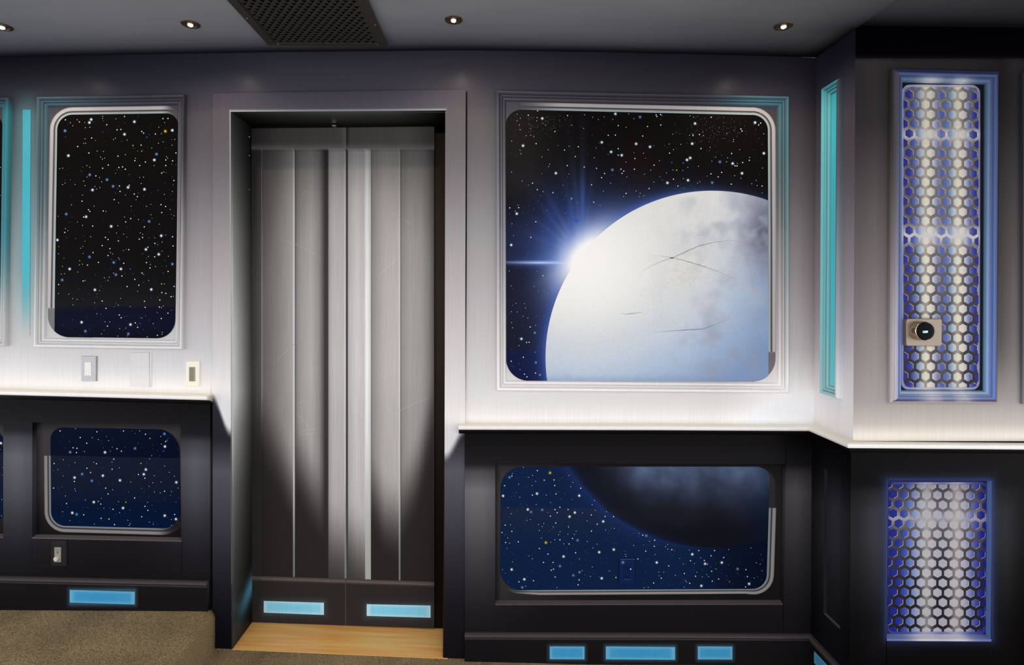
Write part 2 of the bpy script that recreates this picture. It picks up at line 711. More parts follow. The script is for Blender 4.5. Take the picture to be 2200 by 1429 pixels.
ret_patch(rm, XR, D, D2, ret_ztop, lambda yy: ZFLOOR, 14, 230, lambda a, b: ret_col(a, b))
wall_side = struct(rm.build('wall_side', WALLM), 'short return wall between the back wall and the right wall, painted grey')

# right wall
rw = M()


def rtop(px):
    return tab(px, [(1838, 55), (1960, 57), (2200, 60), (2900, 64)])


def r_patch(m, us, vs, col, off=0.0):
    m.grid(us, vs, lambda a, b: PR(a, b, off), col)


usRR = [PPX + XR * F / D2 - 0.0] + lsp(1845, 2200, 7) + lsp(2220, 2900, 30)
n = len(rw.v)
vs_ = steps([55, 125, 960, 1010], 7, (125.5,))
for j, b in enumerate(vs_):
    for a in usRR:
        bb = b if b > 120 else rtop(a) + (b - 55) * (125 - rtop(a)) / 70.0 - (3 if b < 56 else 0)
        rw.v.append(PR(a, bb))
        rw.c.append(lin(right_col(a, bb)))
k = len(usRR)
for j in range(len(vs_) - 1):
    for i in range(k - 1):
        q = n + j * k + i
        rw.f.append((q, q + 1, q + k + 1, q + k))
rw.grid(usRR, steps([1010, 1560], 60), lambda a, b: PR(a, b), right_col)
# pin the corner column to the return wall
for q in range(0, len(rw.v), k):
    rw.v[q] = (XR, D2, rw.v[q][2])
wall_right = struct(rw.build('wall_right', WALLM), 'right wall, black at the ceiling and cream white over the rail')

# ------------------------------------------------------------------ ceiling
cm = M()
xs = []
for px in [-900, -600, -300] + lsp(0, 1752, 40):
    p = P(px, top_y(px))
    xs.append((p[0], p[2]))
xs[-1] = (XR, ZC_A)
xs += [(XR + 0.0001, ZC_B)] + [(PR(q, rt_)[0], PR(q, rt_)[2]) for (q, rt_) in ((1960, 57), (2200, 60), (2900, 64))]


def ceil_col(X, Y):
    dw = (D if X < XR else D2) - Y
    if X < XR and Y < D2 + 0.05:
        pass
    if X >= XR - 0.15:
        dw = min(dw, math.hypot(max(0, XR - X), max(0.0, 0)) + abs(D2 - Y))
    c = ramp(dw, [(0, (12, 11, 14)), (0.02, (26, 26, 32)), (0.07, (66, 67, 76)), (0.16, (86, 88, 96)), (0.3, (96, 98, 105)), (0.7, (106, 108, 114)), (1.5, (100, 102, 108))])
    # the colour gets darker and browner towards the right wall
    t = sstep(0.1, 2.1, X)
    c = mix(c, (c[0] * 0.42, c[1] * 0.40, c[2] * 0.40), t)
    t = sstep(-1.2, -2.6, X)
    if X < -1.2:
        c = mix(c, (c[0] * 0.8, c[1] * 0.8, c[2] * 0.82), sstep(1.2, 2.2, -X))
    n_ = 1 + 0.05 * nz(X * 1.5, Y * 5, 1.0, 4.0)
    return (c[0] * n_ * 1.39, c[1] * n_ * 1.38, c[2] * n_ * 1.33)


ysc = [D, D - 0.01, D - 0.02, D - 0.04, D - 0.06, D - 0.09, D - 0.13, D - 0.17, D2, D2 - 0.01, D2 - 0.02, D2 - 0.05, D2 - 0.09, D2 - 0.13, D2 - 0.2, 1.55, 1.4, 1.2, 0.9, 0.5, 0, -0.25]
n = 0
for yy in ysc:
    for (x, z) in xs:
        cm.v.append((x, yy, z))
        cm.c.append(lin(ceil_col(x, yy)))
k = len(xs)
for j in range(len(ysc) - 1):
    for i in range(k - 1):
        if ysc[j + 1] >= D2 - 1e-6 and xs[i][0] >= XR - 1e-6:
            continue
        q = j * k + i
        cm.f.append((q, q + k, q + k + 1, q + 1))
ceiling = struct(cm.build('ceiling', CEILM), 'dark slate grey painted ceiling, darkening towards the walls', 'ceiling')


def ceil_z(x):
    return float(np.interp(x, [q[0] for q in xs], [q[1] for q in xs]))


# ------------------------------------------------------------------ floor, platform, threshold
ZPLAT = P(230, 1302, WOFF)[2]
fm = M()
fxs = sorted(FLX)
for (x, z) in zip(FLX, FLZ):
    for (yy, dz) in ((2.35, -.06), (2.35, 0), (-0.25, 0), (-0.25, -.06)):
        fm.v.append((x, yy, z + dz))
        fm.c.append((1, 1, 1, 1))
for i in range(len(FLX) - 1):
    for j in range(4):
        fm.f.append((i * 4 + j, i * 4 + (j + 1) % 4, i * 4 + 4 + (j + 1) % 4, i * 4 + 4 + j))
fm.f.append((0, 1, 2, 3))
fm.f.append(tuple((len(FLX) - 1) * 4 + q for q in (3, 2, 1, 0)))
floor = struct(fm.build('floor', CARPET), 'brown beige carpet floor in front of the door', 'floor')

# carpeted platform with a soft rounded nose
pm = M()
xe = P(467, 1322, WOFF)[0]       # platform edge
prof = [(-2.6, ZPLAT)]
for a in range(0, 91, 10):
    r = 0.036
    prof.append((xe - r + r * math.sin(math.radians(a)), ZPLAT - r + r * math.cos(math.radians(a))))
prof += [(xe, ZFLOOR + 0.03), (xe - 0.004, ZFLOOR)]
ny = 60
for (x, z) in prof:
    for j in range(ny + 1):
        yy = D - 0.001 + (-0.25 - D) * j / ny
        w_ = 0.0025 * nz(yy, x, 6.0, 2.2)
        pm.v.append((x + (w_ if x > -2 else 0), yy, z + 0.5 * w_))
        pm.c.append((1, 1, 1, 1))
k = ny + 1
for i in range(len(prof) - 1):
    for j in range(ny):
        q = i * k + j
        pm.f.append((q, q + 1, q + k + 1, q + k))
nb = len(prof)
pm.f.append(tuple(i * k for i in range(nb)))
plat = tag(pm.build('floor_platform', CARPET, smooth=True), 'raised carpeted platform at the left with a soft rounded edge', 'platform', kind='structure')

YDOOR = 2.252
tm = M()
t0 = P(503, 1386, COFF)
xL, xRt = t0[0] + 0.001, P(956, 1400, COFF)[0] + 0.012
zt = 0.0012
yf = D - COFF - 0.004
ymid = yf + 0.085
for (a, b) in ((yf, ymid - 0.0008), (ymid + 0.0008, YDOOR + 0.05)):
    n = len(tm.v)
    for x in (xL, xRt):
        for (yy, dz) in ((a, -.01), (a, zt), (b, zt), (b, -.01)):
            tm.v.append((x, yy, floor_z(x) + dz))
            tm.c.append((1, 1, 1, 1))
    tm.f += [(n, n + 1, n + 2, n + 3), (n + 7, n + 6, n + 5, n + 4)] + [(n + j, n + 4 + j, n + 4 + (j + 1) % 4, n + (j + 1) % 4) for j in range(4)]
thr = struct(tm.build('floor_threshold', WOOD), 'light oak boards of the door threshold', 'threshold')

# ------------------------------------------------------------------ door opening: casing, jambs, soffit


def ext_quad(m, pts, off0, off1, col, step=8.0, nx=6):
    """four photo points (tl, tr, br, bl) extruded from off0 to off1 in front of the back wall"""
    (a, b, c, d) = pts
    h = max(abs(d[1] - a[1]), abs(c[1] - b[1]))
    wd = max(abs(b[0] - a[0]), abs(c[0] - d[0]))
    nv = max(1, int(h / step))
    nu = max(1, min(90, int(wd / nx)))
    n = len(m.v)
    for j in range(nv + 1):
        t = j / nv
        for i in range(nu + 1):
            s = i / nu
            x = (a[0] * (1 - s) + b[0] * s) * (1 - t) + (d[0] * (1 - s) + c[0] * s) * t
            y = (a[1] * (1 - s) + b[1] * s) * (1 - t) + (d[1] * (1 - s) + c[1] * s) * t
            m.v.append(P(x, y, off1))
            m.c.append(lin(col(x, y)))
    k = nu + 1
    for j in range(nv):
        for i in range(nu):
            q = n + j * k + i
            m.f.append((q, q + 1, q + k + 1, q + k))
    # sides: the front rim carried back to off0
    rim = [n + i for i in range(k)] + [n + j * k + nu for j in range(1, nv + 1)] + [n + nv * k + i for i in range(nu - 1, -1, -1)] + [n + j * k for j in range(nv - 1, 0, -1)]
    nb = len(m.v)
    dy = off1 - off0
    for q in rim:
        p = m.v[q]
        m.v.append((p[0], p[1] + dy, p[2]))
        m.c.append(m.c[q])
    L = len(rim)
    for i in range(L):
        m.f.append((rim[i], nb + i, nb + (i + 1) % L, rim[(i + 1) % L]))


cs = M()
ext_quad(cs, ((462, 204), (499.5, 243), (503.5, 1389), (461, 1388)), 0, COFF, casing_col, 3, 1.2)
struct(cs.build('trim_1', WALLM), 'flat left door casing, white above and steel grey below the rail', 'door casing')
cs = M()


def head_col(px, py):
    c = wall_up(px, min(py, 239))
    c = (c[0] + 2, c[1] + 1, c[2] + 3)
    return mix(c, (170, 180, 178), 0.7 * sstep(239.0 - 3.5, 241.5, py + (px - 500) * 0.006 - 1.2))


ext_quad(cs, ((462, 204), (1001, 196), (957.5, 240), (499.5, 243)), 0, COFF, head_col, 1.5, 6)
struct(cs.build('trim_2', WALLM), 'flat casing board over the door', 'door casing')
cs = M()
ext_quad(cs, ((957.5, 240), (1001, 196), (998, 1415), (955, 1409)), 0, COFF, casing_col, 3, 5)
struct(cs.build('trim_3', WALLM), 'flat right door casing with a painted shadow line along its edge', 'door casing')
# dark strip painting in the shadow line between casing and wall panelling
cs = M()
cs.grid([1001.5, 1004], lsp(197, 905, 30), lambda a, b: P(a - (b - 197) * 0.0035, b, 0.0015), lambda a, b: mix((8, 6, 6), wall_up(a, b), sstep(520, 900, b)))
cs.build('painted_shadow_line', WALLM, wall_back)['label'] = 'thin painted shadow line beside the door casing'

# jambs and soffit
jm = M()


def back_px(px, py):
    """photo position of a jamb point's far edge"""
    s = (D - COFF) / YDOOR
    return s


pl0, pl1 = P(499.5, 243, COFF), P(503.5, 1389, COFF)
pr0, pr1 = P(957.5, 240, COFF), P(955, 1400, COFF)


def jamb_col_l(t, py):
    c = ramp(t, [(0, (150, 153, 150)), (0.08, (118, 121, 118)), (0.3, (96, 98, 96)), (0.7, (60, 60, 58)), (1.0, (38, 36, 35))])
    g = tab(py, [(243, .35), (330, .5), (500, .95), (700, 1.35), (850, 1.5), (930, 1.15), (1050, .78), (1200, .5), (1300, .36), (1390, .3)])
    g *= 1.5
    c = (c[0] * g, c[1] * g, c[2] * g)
    # cyan glow painted low on the jamb
    yc = 1345 - 50 * t
    a = math.exp(-((py - yc) / 26.0) ** 2) * sstep(0.05, 0.8, t)
    return mix(c, (92, 170, 205), 0.95 * a)


n = 0
nt_, nv = 10, 110
for j in range(nv + 1):
    v = j / nv
    f = [pl0[q] * (1 - v) + pl1[q] * v for q in range(3)]
    for i in range(nt_ + 1):
        t = i / nt_
        jm.v.append((f[0] + 0.0012, f[1] + (YDOOR + 0.02 - f[1]) * t, f[2]))
        jm.c.append(lin(jamb_col_l(t, 243 + 1146 * v)))
k = nt_ + 1
for j in range(nv):
    for i in range(nt_):
        q = j * k + i
        jm.f.append((q, q + 1, q + k + 1, q + k))
struct(jm.build('trim_4', WALLM), 'deep left door jamb shaded like steel with a cyan glow low down', 'door jamb')
jm = M()
# right jamb board with the slot of the pocket door
xw = 0.5 * (pr0[0] + pr1[0])
jm.box(xw - 0.001, xw + 0.02, D - COFF + 0.001, YDOOR + 0.04, ZFLOOR + 0.002, pr0[2] + 0.004, (44, 32, 22))
struct(jm.build('trim_5', WALLM), 'dark brown right door jamb', 'door jamb')
jm = M()
n = 0
for i in range(41):
    s = i / 40
    f = [pl0[q] * (1 - s) + pr0[q] * s for q in range(3)]
    for t in (0, .02, .15, .3, .6, 1.0):
        jm.v.append((f[0], f[1] + (YDOOR + 0.02 - f[1]) * t, f[2] - 0.0012))
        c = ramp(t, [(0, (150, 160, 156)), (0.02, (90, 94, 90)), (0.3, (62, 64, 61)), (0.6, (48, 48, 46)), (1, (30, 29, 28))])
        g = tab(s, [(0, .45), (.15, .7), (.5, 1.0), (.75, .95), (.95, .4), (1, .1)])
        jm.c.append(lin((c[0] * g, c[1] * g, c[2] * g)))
for i in range(40):
    for j in range(5):
        q = i * 6 + j
        jm.f.append((q, q + 1, q + 7, q + 6))
struct(jm.build('trim_6', WALLM), 'dark underside of the door opening', 'door soffit')

# ------------------------------------------------------------------ the double door


def PD(px, py, off=0.0):
    return P(px, py, off, YDOOR)


def door_col(px, py):
    if py < 323:
        c = ramp(px, [(540, (42, 41, 40)), (600, (60, 58, 55)), (735, (66, 64, 61)), (742, (88, 88, 84)), (745, (24, 24, 23)), (750, (62, 61, 58)), (880, (72, 71, 68)), (932, (54, 52, 50))])
        return mix(c, (112, 109, 105), 0.7 * sstep(305, 323, py))
    # dark strip and steel shades across the leaves
    c = ramp(px, [(540, (66, 63, 63)), (561, (86, 82, 81)), (562.5, (150, 147, 144)), (565, (104, 101, 99)), (590, (124, 121, 118)), (628, (160, 157, 153)),
                  (629.5, (196, 210, 206)), (631.5, (196, 210, 206)), (632.5, (70, 68, 66)), (634.5, (112, 109, 106)), (640, (146, 143, 140)), (668, (166, 163, 159)), (684, (138, 134, 131)), (695, (74, 70, 68)),
                  (697, (52, 48, 46)), (704, (56, 52, 50)), (705.5, (158, 155, 153)), (715, (178, 175, 173)), (739, (176, 172, 170)), (741, (196, 208, 204)), (742.2, (190, 200, 196)), (743, (60, 60, 60)), (744, (30, 30, 30)), (745.5, (60, 60, 60)), (748, (172, 168, 166)), (765, (196, 192, 189)),
                  (783, (184, 180, 178)), (784.5, (222, 226, 221)), (795, (222, 226, 221)), (796.5, (118, 113, 112)), (801, (140, 135, 133)), (825, (176, 171, 167)), (856, (180, 176, 172)),
                  (857, (206, 208, 202)), (859, (206, 208, 202)), (860, (80, 78, 76)), (862, (140, 137, 133)), (880, (160, 157, 152)), (905, (158, 154, 150)), (921, (132, 128, 125)), (930, (100, 97, 94)), (932, (60, 57, 55)), (940, (54, 46, 40))])
    g = tab(py, [(323, .74), (345, .78), (420, .92), (520, 1.02), (650, 1.1), (800, 1.13), (900, 1.1), (1240, 1.05)])
    # airbrushed dark ends that climb higher at the outer planks
    d = abs(px - 738.0)
    # the shade line runs diagonally inside every plank
    mid = tab(px, [(563, 920), (600, 985), (630, 1055), (636, 990), (690, 1090), (697, 1100), (705, 1160), (742, 1175), (748, 1160), (783, 1195), (798, 1050), (825, 1110), (856, 1125), (862, 1090), (895, 1020), (926, 900)])
    w_ = 105
    k = sstep(mid - w_, mid + w_ * 0.9, py)
    # steel highlights on left sides of planks stay light for longer at the top
    up = tab(px, [(563, 520), (600, 430), (630, 330), (636, 450), (697, 360), (705, 330), (796, 330), (862, 420), (900, 430), (926, 470)])
    g *= 1 - 0.25 * (1 - sstep(up - 160, up + 120, py))
    c = (c[0] * g, c[1] * g, c[2] * g)
    dark = (46, 42, 41)
    if 784 <= px <= 795.6:
        c = mix(c, (176, 178, 170), sstep(900, 1240, py) * 0.9)
    elif 629 <= px <= 632 or 857 <= px <= 859.5 or 740.5 <= px <= 743.3:
        c = mix(c, (128, 132, 128), sstep(1000, 1240, py))
    elif 705.2 <= px <= 783.5:
        c = mix(c, (70, 66, 66), k)
    else:
        c = mix(c, dark, k)
    return c


DX = [540, 545, 551, 557, 561, 562.4, 563.4, 565, 572, 580, 590, 600, 610, 620, 627.5, 629.4, 631.6, 632.6, 634.4, 638, 645, 652, 660, 668, 676, 684, 690, 696, 698, 701, 704, 705.4, 710, 716, 724, 732, 738, 740.8, 743.2, 743.9]
DXR = [743.95, 745, 746, 748, 753, 759, 765, 772, 779, 783.4, 784.4, 789, 795.4, 796.6, 801, 807, 814, 822, 830, 838, 847, 855.5, 857, 859.3, 860.3, 862.3, 868, 874, 880, 888, 897, 905, 913, 919, 923, 926, 930, 933]
PTOP = 323.5


def pbot(px):
    return 1239 + (px - 563) * 0.033


def dbot(px):
    return 1337 + (px - 540) * 0.0345


def dtop(px):
    return 276 - (px - 540) * 0.010


def leaf(name, xs_, label, bars):
    m = M()
    xa, xb = xs_[0], xs_[-1]
    inner0 = 563.4 if xa < 700 else xa
    inner1 = xb if xa < 700 else 926.0
    # recessed plank field
    fx = [x for x in xs_ if inner0 <= x <= inner1]
    ysf = [i / 100 for i in range(101)]
    n = len(m.v)
    for t in ysf:
        for a in fx:
            b = PTOP + (pbot(a) - PTOP) * t
            groove = 0.0
            m.v.append(PD(a, b, -0.006))
            m.c.append(lin(door_col(a, b)))
    k = len(fx)
    for j in range(len(ysf) - 1):
        for i in range(k - 1):
            q = n + j * k + i
            m.f.append((q, q + 1, q + k + 1, q + k))
    m.v_front = 0

    def raised(us, v0, v1, nv, col):
        n = len(m.v)
        for j in range(nv + 1):
            for a in us:
                b = v0(a) + (v1(a) - v0(a)) * j / nv
                m.v.append(PD(a, b, 0.0))
                m.c.append(lin(col(a, b)))
        k = len(us)
        for j in range(nv):
            for i in range(k - 1):
                q = n + j * k + i
                m.f.append((q, q + 1, q + k + 1, q + k))
        rim = [n + i for i in range(k)] + [n + j * k + k - 1 for j in range(1, nv + 1)] + [n + nv * k + i for i in range(k - 2, -1, -1)] + [n + j * k for j in range(nv - 1, 0, -1)]
        nb = len(m.v)
        for q in rim:
            p = m.v[q]
            m.v.append((p[0], p[1] + 0.03, p[2]))
            m.c.append(m.c[q])
        L = len(rim)
        for i in range(L):
            m.f.append((rim[i], nb + i, nb + (i + 1) % L, rim[(i + 1) % L]))

    ax = [x for x in xs_]
    raised(ax, dtop, lambda a: PTOP, 10, door_col)

    def rail_col(a, b):
        c = (50, 45, 44)
        t = b - pbot(a)
        c = mix((92, 84, 80), c, sstep(6, 9, t)) if t < 10 else c  # top edge coloured lighter for the light it catches
        if abs(a - 743) < 2:
            c = (88, 82, 80) if a < 743.5 else (20, 18, 18)
        for (bx0, by0, bx1, by1) in bars:
            dd = math.hypot(max(bx0 - a, 0, a - bx1), max(by0 - b, 0, b - by1))
            c = mix(c, (84, 122, 142), 0.5 * math.exp(-dd / 5.0))
        return c
    raised(ax + [], pbot, dbot, 28, rail_col)
    if xa < 700:
        raised([x for x in xs_ if x <= 563.5], lambda a: PTOP, pbot, 60, lambda a, b: mix(door_col(a, b), (50, 46, 46), sstep(850, 1150, b)))
    else:
        raised([x for x in xs_ if x >= 926], lambda a: PTOP, pbot, 60, lambda a, b: mix(door_col(a, b), (46, 41, 39), sstep(850, 1150, b)))
    # fine scratches in the paint
    for (ax_, ay_, bx_, by_) in ((604, 515, 678, 546), (585, 784, 650, 725), (633, 935, 678, 922), (637, 889, 663, 920), (634, 940, 672, 933), (636, 870, 658, 862),
                                 (845, 892, 922, 855), (838, 457, 883, 483), (648, 420, 662, 408), (812, 596, 850, 560)):
        if (bx_ < 743) != (xa < 700):
            continue
        L_ = math.hypot(bx_ - ax_, by_ - ay_)
        nx2, ny2 = -(by_ - ay_) / L_ * 0.35, (bx_ - ax_) / L_ * 0.35
        n = len(m.v)
        for t in (0, .25, .5, .75, 1):
            x_, y_ = ax_ + (bx_ - ax_) * t, ay_ + (by_ - ay_) * t - 3 * math.sin(math.pi * t)
            b_ = door_col(x_, y_)
            for sg in (-1, 1):
                m.v.append(PD(x_ + sg * nx2, y_ + sg * ny2, -0.0055))
                m.c.append(lin(tuple(v * 1.12 + 10 for v in b_)))
        for i in range(4):
            m.f.append((n + 2 * i, n + 2 * i + 2, n + 2 * i + 3, n + 2 * i + 1))
    # bevel under the plank field, the light it catches put into its colour
    m.grid([x for x in xs_ if inner0 <= x <= inner1], [0, 1], lambda a, b: PD(a, pbot(a) + (0.4 if b == 0 else 5.5), 0.0012 - 0.006 * (1 - b)), lambda a, b: (112, 102, 96))
    return m.build(name, DOORM, door)


door = bpy.data.objects.new('door_1', None)
dl = PD(744, 1345)
door.location = dl
COL.objects.link(door)
ORG['door_1'] = np.array(dl)
struct(door, 'double sliding door painted like brushed steel', 'door')
BARS_D = [((567, 1291), (696, 1295), (696, 1321), (567, 1316)), ((788, 1298), (925, 1301), (925, 1327), (788, 1323))]
l1 = leaf('door_leaf', DX, '', [(567, 1293, 696, 1319)])
l1['label'] = 'left leaf with a dark vertical strip'
l2 = leaf('door_leaf', DXR, '', [(788, 1300, 925, 1325)])
l2['label'] = 'right leaf with a white vertical strip'


def bar(m, q, pos, inner, rim, w_=4.0):
    """painted blue bar: paler rim, deeper middle"""
    (a, b, c, d) = q
    us = [0, 0.03, 0.08, 0.3, 0.7, 0.92, 0.97, 1]
    vs = [0, 0.14, 0.3, 0.7, 0.86, 1]

    def pt(s, t):
        x = (a[0] * (1 - s) + b[0] * s) * (1 - t) + (d[0] * (1 - s) + c[0] * s) * t
        y = (a[1] * (1 - s) + b[1] * s) * (1 - t) + (d[1] * (1 - s) + c[1] * s) * t
        return x, y

    def col(s, t):
        e = max(abs(s - .5) * 2, 0)
        g = max(abs(t - .5) * 2, 0)
        return mix(inner, rim, max(sstep(.8, 1, e), sstep(.55, 1, g)))
    m.grid(us, vs, lambda s, t: pos(*pt(s, t)), col)


for q, par in zip(BARS_D, (l1, l2)):
    m = M()
    bar(m, q, lambda x, y: PD(x, y, 0.0012), (140, 226, 255), (205, 244, 255))
    m.build('painted_light_bar', WALLM, par)['label'] = 'bright blue painted bar'
# filler boards at both sides and above the leaves, and the dark slot at the right
m = M()
m.grid([928, 938, 946, 962], lsp(262, 1358, 40), lambda a, b: PD(a, b, -0.012), lambda a, b: mix((24, 17, 12), (56, 43, 32), math.exp(-((b - 620) / 330.0) ** 2)))
m.grid([532, 546], lsp(262, 1345, 40), lambda a, b: PD(a, b, -0.012), lambda a, b: (26, 24, 24))
m.grid(lsp(535, 962, 40), [255, 284], lambda a, b: PD(a, b, -0.012), lambda a, b: (16, 14, 13))
struct(m.build('trim_7', WALLM), 'dark brown slot of the pocket door beside the right leaf', 'door slot')
m = M()
m.box(-1.25, 0.0, YDOOR + 0.06, YDOOR + 0.08, ZFLOOR - 0.05, 2.3, (10, 9, 9))  # unseen backing added so no light leaks round the leaves
struct(m.build('light_block_behind_door', WALLM), 'dark backing added behind the door to block light', 'wall')
# latch strike on the soffit line, hinge screws on the left jamb
m = M()
p = PD(720, 272.5, 0.010)
m.box(p[0] - 0.008, p[0] + 0.008, p[1] - 0.006, p[1] + 0.006, p[2] - 0.003, p[2] + 0.003)
m.build('door_catch', STEEL, door)
for (sx, sy) in ((542, 294), (541.5, 334), (537.5, 407)):
    m = M()
    p = P(sx, sy, 0, YDOOR - 0.012)
    m.lathe((pl0[0] + 0.001, YDOOR - 0.012, p[2]), [(0.0032, -0.001), (0.0028, 0.002), (0.001, 0.0028)], 'y', 12)
    m.build('screw_head', STEEL, door, smooth=True)

# ------------------------------------------------------------------ wainscot, with recessed panels


def low_patch(m, pts, col, off=WOFF, thick=WOFF, nx=8):
    ext_quad(m, pts, off - thick, off, col, 8, nx)


def lb(px):     # lower end of left wainscot
    return 1300 + px * 0.035


def wains2(m, x0, x1, ytop, ybot, holes, col):
    def q(a, b, c, d):
        low_patch(m, (a, b, c, d), col)
    stops = [((x0, x0))] + sum([[(h[0][0], h[3][0]), (h[1][0], h[2][0])] for h in holes], []) + [(x1, x1)]
    for i in range(0, len(stops), 2):
        (a0, a1), (b0, b1) = stops[i], stops[i + 1]
        q((a0, ytop(a0)), (b0, ytop(b0)), (b1, ybot(b1)), (a1, ybot(a1)))
    for h in holes:
        (tl, tr, br, bl) = h
        q((tl[0], ytop(tl[0])), (tr[0], ytop(tr[0])), tr, tl)
        q(bl, br, (br[0], ybot(br[0])), (bl[0], ybot(bl[0])))


HOLE_LL = ((79, 905), (394, 908), (397, 1157), (78, 1150))
HOLE_FL = ((-300, 900), (17, 904), (17, 1149), (-300, 1142))
HOLE_LR = ((1064, 992), (1683, 994), (1676, 1291), (1064, 1292))
m = M()
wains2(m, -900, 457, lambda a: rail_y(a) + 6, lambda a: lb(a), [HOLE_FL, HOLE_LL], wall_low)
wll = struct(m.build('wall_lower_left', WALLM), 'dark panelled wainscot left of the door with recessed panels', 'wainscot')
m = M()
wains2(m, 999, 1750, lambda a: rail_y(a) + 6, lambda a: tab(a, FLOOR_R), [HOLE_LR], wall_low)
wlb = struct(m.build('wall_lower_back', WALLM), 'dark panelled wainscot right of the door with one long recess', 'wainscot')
# return wall wainscot, with a shallow tall recess
XW = XR - WOFF


def PSW(px, py, off=0.0):
    return PS(px, py, off, XW)


m = M()
YB, YF_ = D - WOFF + 0.004, D2 - WOFF


def inv(y, z, X=XW):
    ix, iy = X / y * F, (CAMH - z) / y * F
    c_, s_ = math.cos(ROLL), math.sin(ROLL)
    return PPX + ix * c_ - iy * s_, PPY + ix * s_ + iy * c_


rz_top = P(1740, 912, 0)[2]
ra = PSW(1771, 1006)
rb = PSW(1800, 1016)
rc = PSW(1763, 1312)
ry0, ry1, rz0, rz1 = ra[1], PSW(1806, 1100)[1], rc[2], ra[2]


def sgrid(m, y0, y1, z0, z1, X, ny, nzz, col):
    n = len(m.v)
    for j in range(nzz + 1):
        for i in range(ny + 1):
            yy, z = y0 + (y1 - y0) * i / ny, z1 + (z0 - z1) * j / nzz
            px, py = inv(yy, z)
            m.v.append((X, yy, z))
            m.c.append(lin(col(px, py)))
    k = ny + 1
    for j in range(nzz):
        for i in range(ny):
            q = n + j * k + i
            m.f.append((q, q + 1, q + k + 1, q + k))


zb_ = ZFLOOR
sgrid(m, YB, ry0, zb_, rz_top, XW, 3, 70, ret_low)
sgrid(m, ry1, YF_, zb_, rz_top, XW, 3, 70, ret_low)
sgrid(m, ry0, ry1, rz1, rz_top, XW, 3, 14, ret_low)
sgrid(m, ry0, ry1, zb_, rz0, XW, 3, 30, ret_low)
# recess walls
for (ya, za, yb_, zb2, c) in ((ry0, rz0, ry0, rz1, (46, 45, 50)), (ry1, rz0, ry1, rz1, (30, 29, 33)), (ry0, rz1, ry1, rz1, (20, 19, 22)), (ry0, rz0, ry1, rz0, (104, 98, 94))):
    m.add([(XW, ya, za), (XW, yb_, zb2), (XW + 0.012, yb_, zb2), (XW + 0.012, ya, za)], [(0, 1, 2, 3)], [c] * 4)
sgrid(m, ry0, ry1, rz0, rz1, XW + 0.012, 3, 40, lambda a, b: tuple(v * 1.05 + 2 for v in ret_low(a, b)))
struct(m.build('wall_lower_side', WALLM), 'dark wainscot of the short return wall with a tall narrow recess', 'wainscot')
# right wall wainscot with recess
HOLE_R = ((1909, 1032), (2131, 1033), (2128, 1374), (1904, 1373))
m = M()
xcr = PPX + (XW) * F / (D2 - WOFF)
for (a, b, c, d) in (((xcr, 948), (1909, 948), (1904, 1560), (xcr, 1560)), ((2131, 948), (2900, 948), (2900, 1560), (2128, 1560)),
                     ((1909, 948), (2131, 948), (2131, 1033), (1909, 1032)), ((1904, 1373), (2128, 1374), (2128, 1560), (1904, 1560))):
    nv = max(4, int((d[1] - a[1]) / 8))
    nu = max(6, int((b[0] - a[0]) / 8))
    n = len(m.v)
    for j in range(nv + 1):
        t = j / nv
        for i in range(nu + 1):
            s = i / nu
            x = (a[0] * (1 - s) + b[0] * s) * (1 - t) + (d[0] * (1 - s) + c[0] * s) * t
            y = (a[1] * (1 - s) + b[1] * s) * (1 - t) + (d[1] * (1 - s) + c[1] * s) * t
            pp = P(x, y, 0, D2 - WOFF)
            m.v.append((pp[0] if not (a[0] == xcr and i == 0) else XW, pp[1], max(pp[2], ZFLOOR)))
            m.c.append(lin(right_low(x, y)))
    k = nu + 1
    for j in range(nv):
        for i in range(nu):
            q = n + j * k + i
            m.f.append((q, q + 1, q + k + 1, q + k))
hc = [P(x, y, 0, D2 - WOFF) for (x, y) in HOLE_R]
rimc = [(34, 42, 92), (108, 138, 200), (150, 168, 214), (40, 50, 110)]
for i in range(4):
    p, q = hc[i], hc[(i + 1) % 4]
    m.add([p, q, (q[0], q[1] + WOFF * 0.9, q[2]), (p[0], p[1] + WOFF * 0.9, p[2])], [(0, 1, 2, 3)], [rimc[i]] * 4)
struct(m.build('wall_lower_right', WALLM), 'black wainscot of the right wall with a glowing blue recess', 'wainscot')

# ------------------------------------------------------------------ chair rails
def sweep(m, path, prof, cols):
    """path: list of (x, y, z, nx, ny) with outward normal scale; prof: (out, down)"""
    n = len(m.v)
    for (x, y, z, ax, ay) in path:
        for (o, h), c in zip(prof, cols):
            m.v.append((x + ax * o, y + ay * o, z - h))
            m.c.append(lin(c))
    k = len(prof)
    for i in range(len(path) - 1):
        for j in range(k - 1):
            q = n + i * k + j
            m.f.append((q, q + 1, q + k + 1, q + k))
    m.f.append(tuple(range(n, n + k)))
    m.f.append(tuple(range(n + (len(path) - 1) * k, n + len(path) * k)))


RP = [(0.0, 0.0), (0.044, 0.0), (0.050, 0.003), (0.052, 0.008), (0.050, 0.014), (0.044, 0.017), (0.040, 0.018), (0.036, 0.024), (0.030, 0.032), (0.024, 0.036), (0.0, 0.036)]
RCW = [(254, 248, 236)] * 3 + [(250, 246, 240), (242, 240, 240), (196, 192, 194), (40, 36, 38), (20, 18, 20), (16, 14, 16), (14, 12, 14), (12, 11, 12)]
# left
m = M()
path = []
for px in (-900, -400, 0, 230, 450):
    p = P(px, rail_y(px))
    path.append((p[0], D, p[2], 0, -1))
pe = P(462, rail_y(462), 0.045)
path[-1] = (pe[0] - 0.006, D, P(455, rail_y(455))[2], 0, -1)
sweep(m, path, RP, RCW)
n = len(m.v)
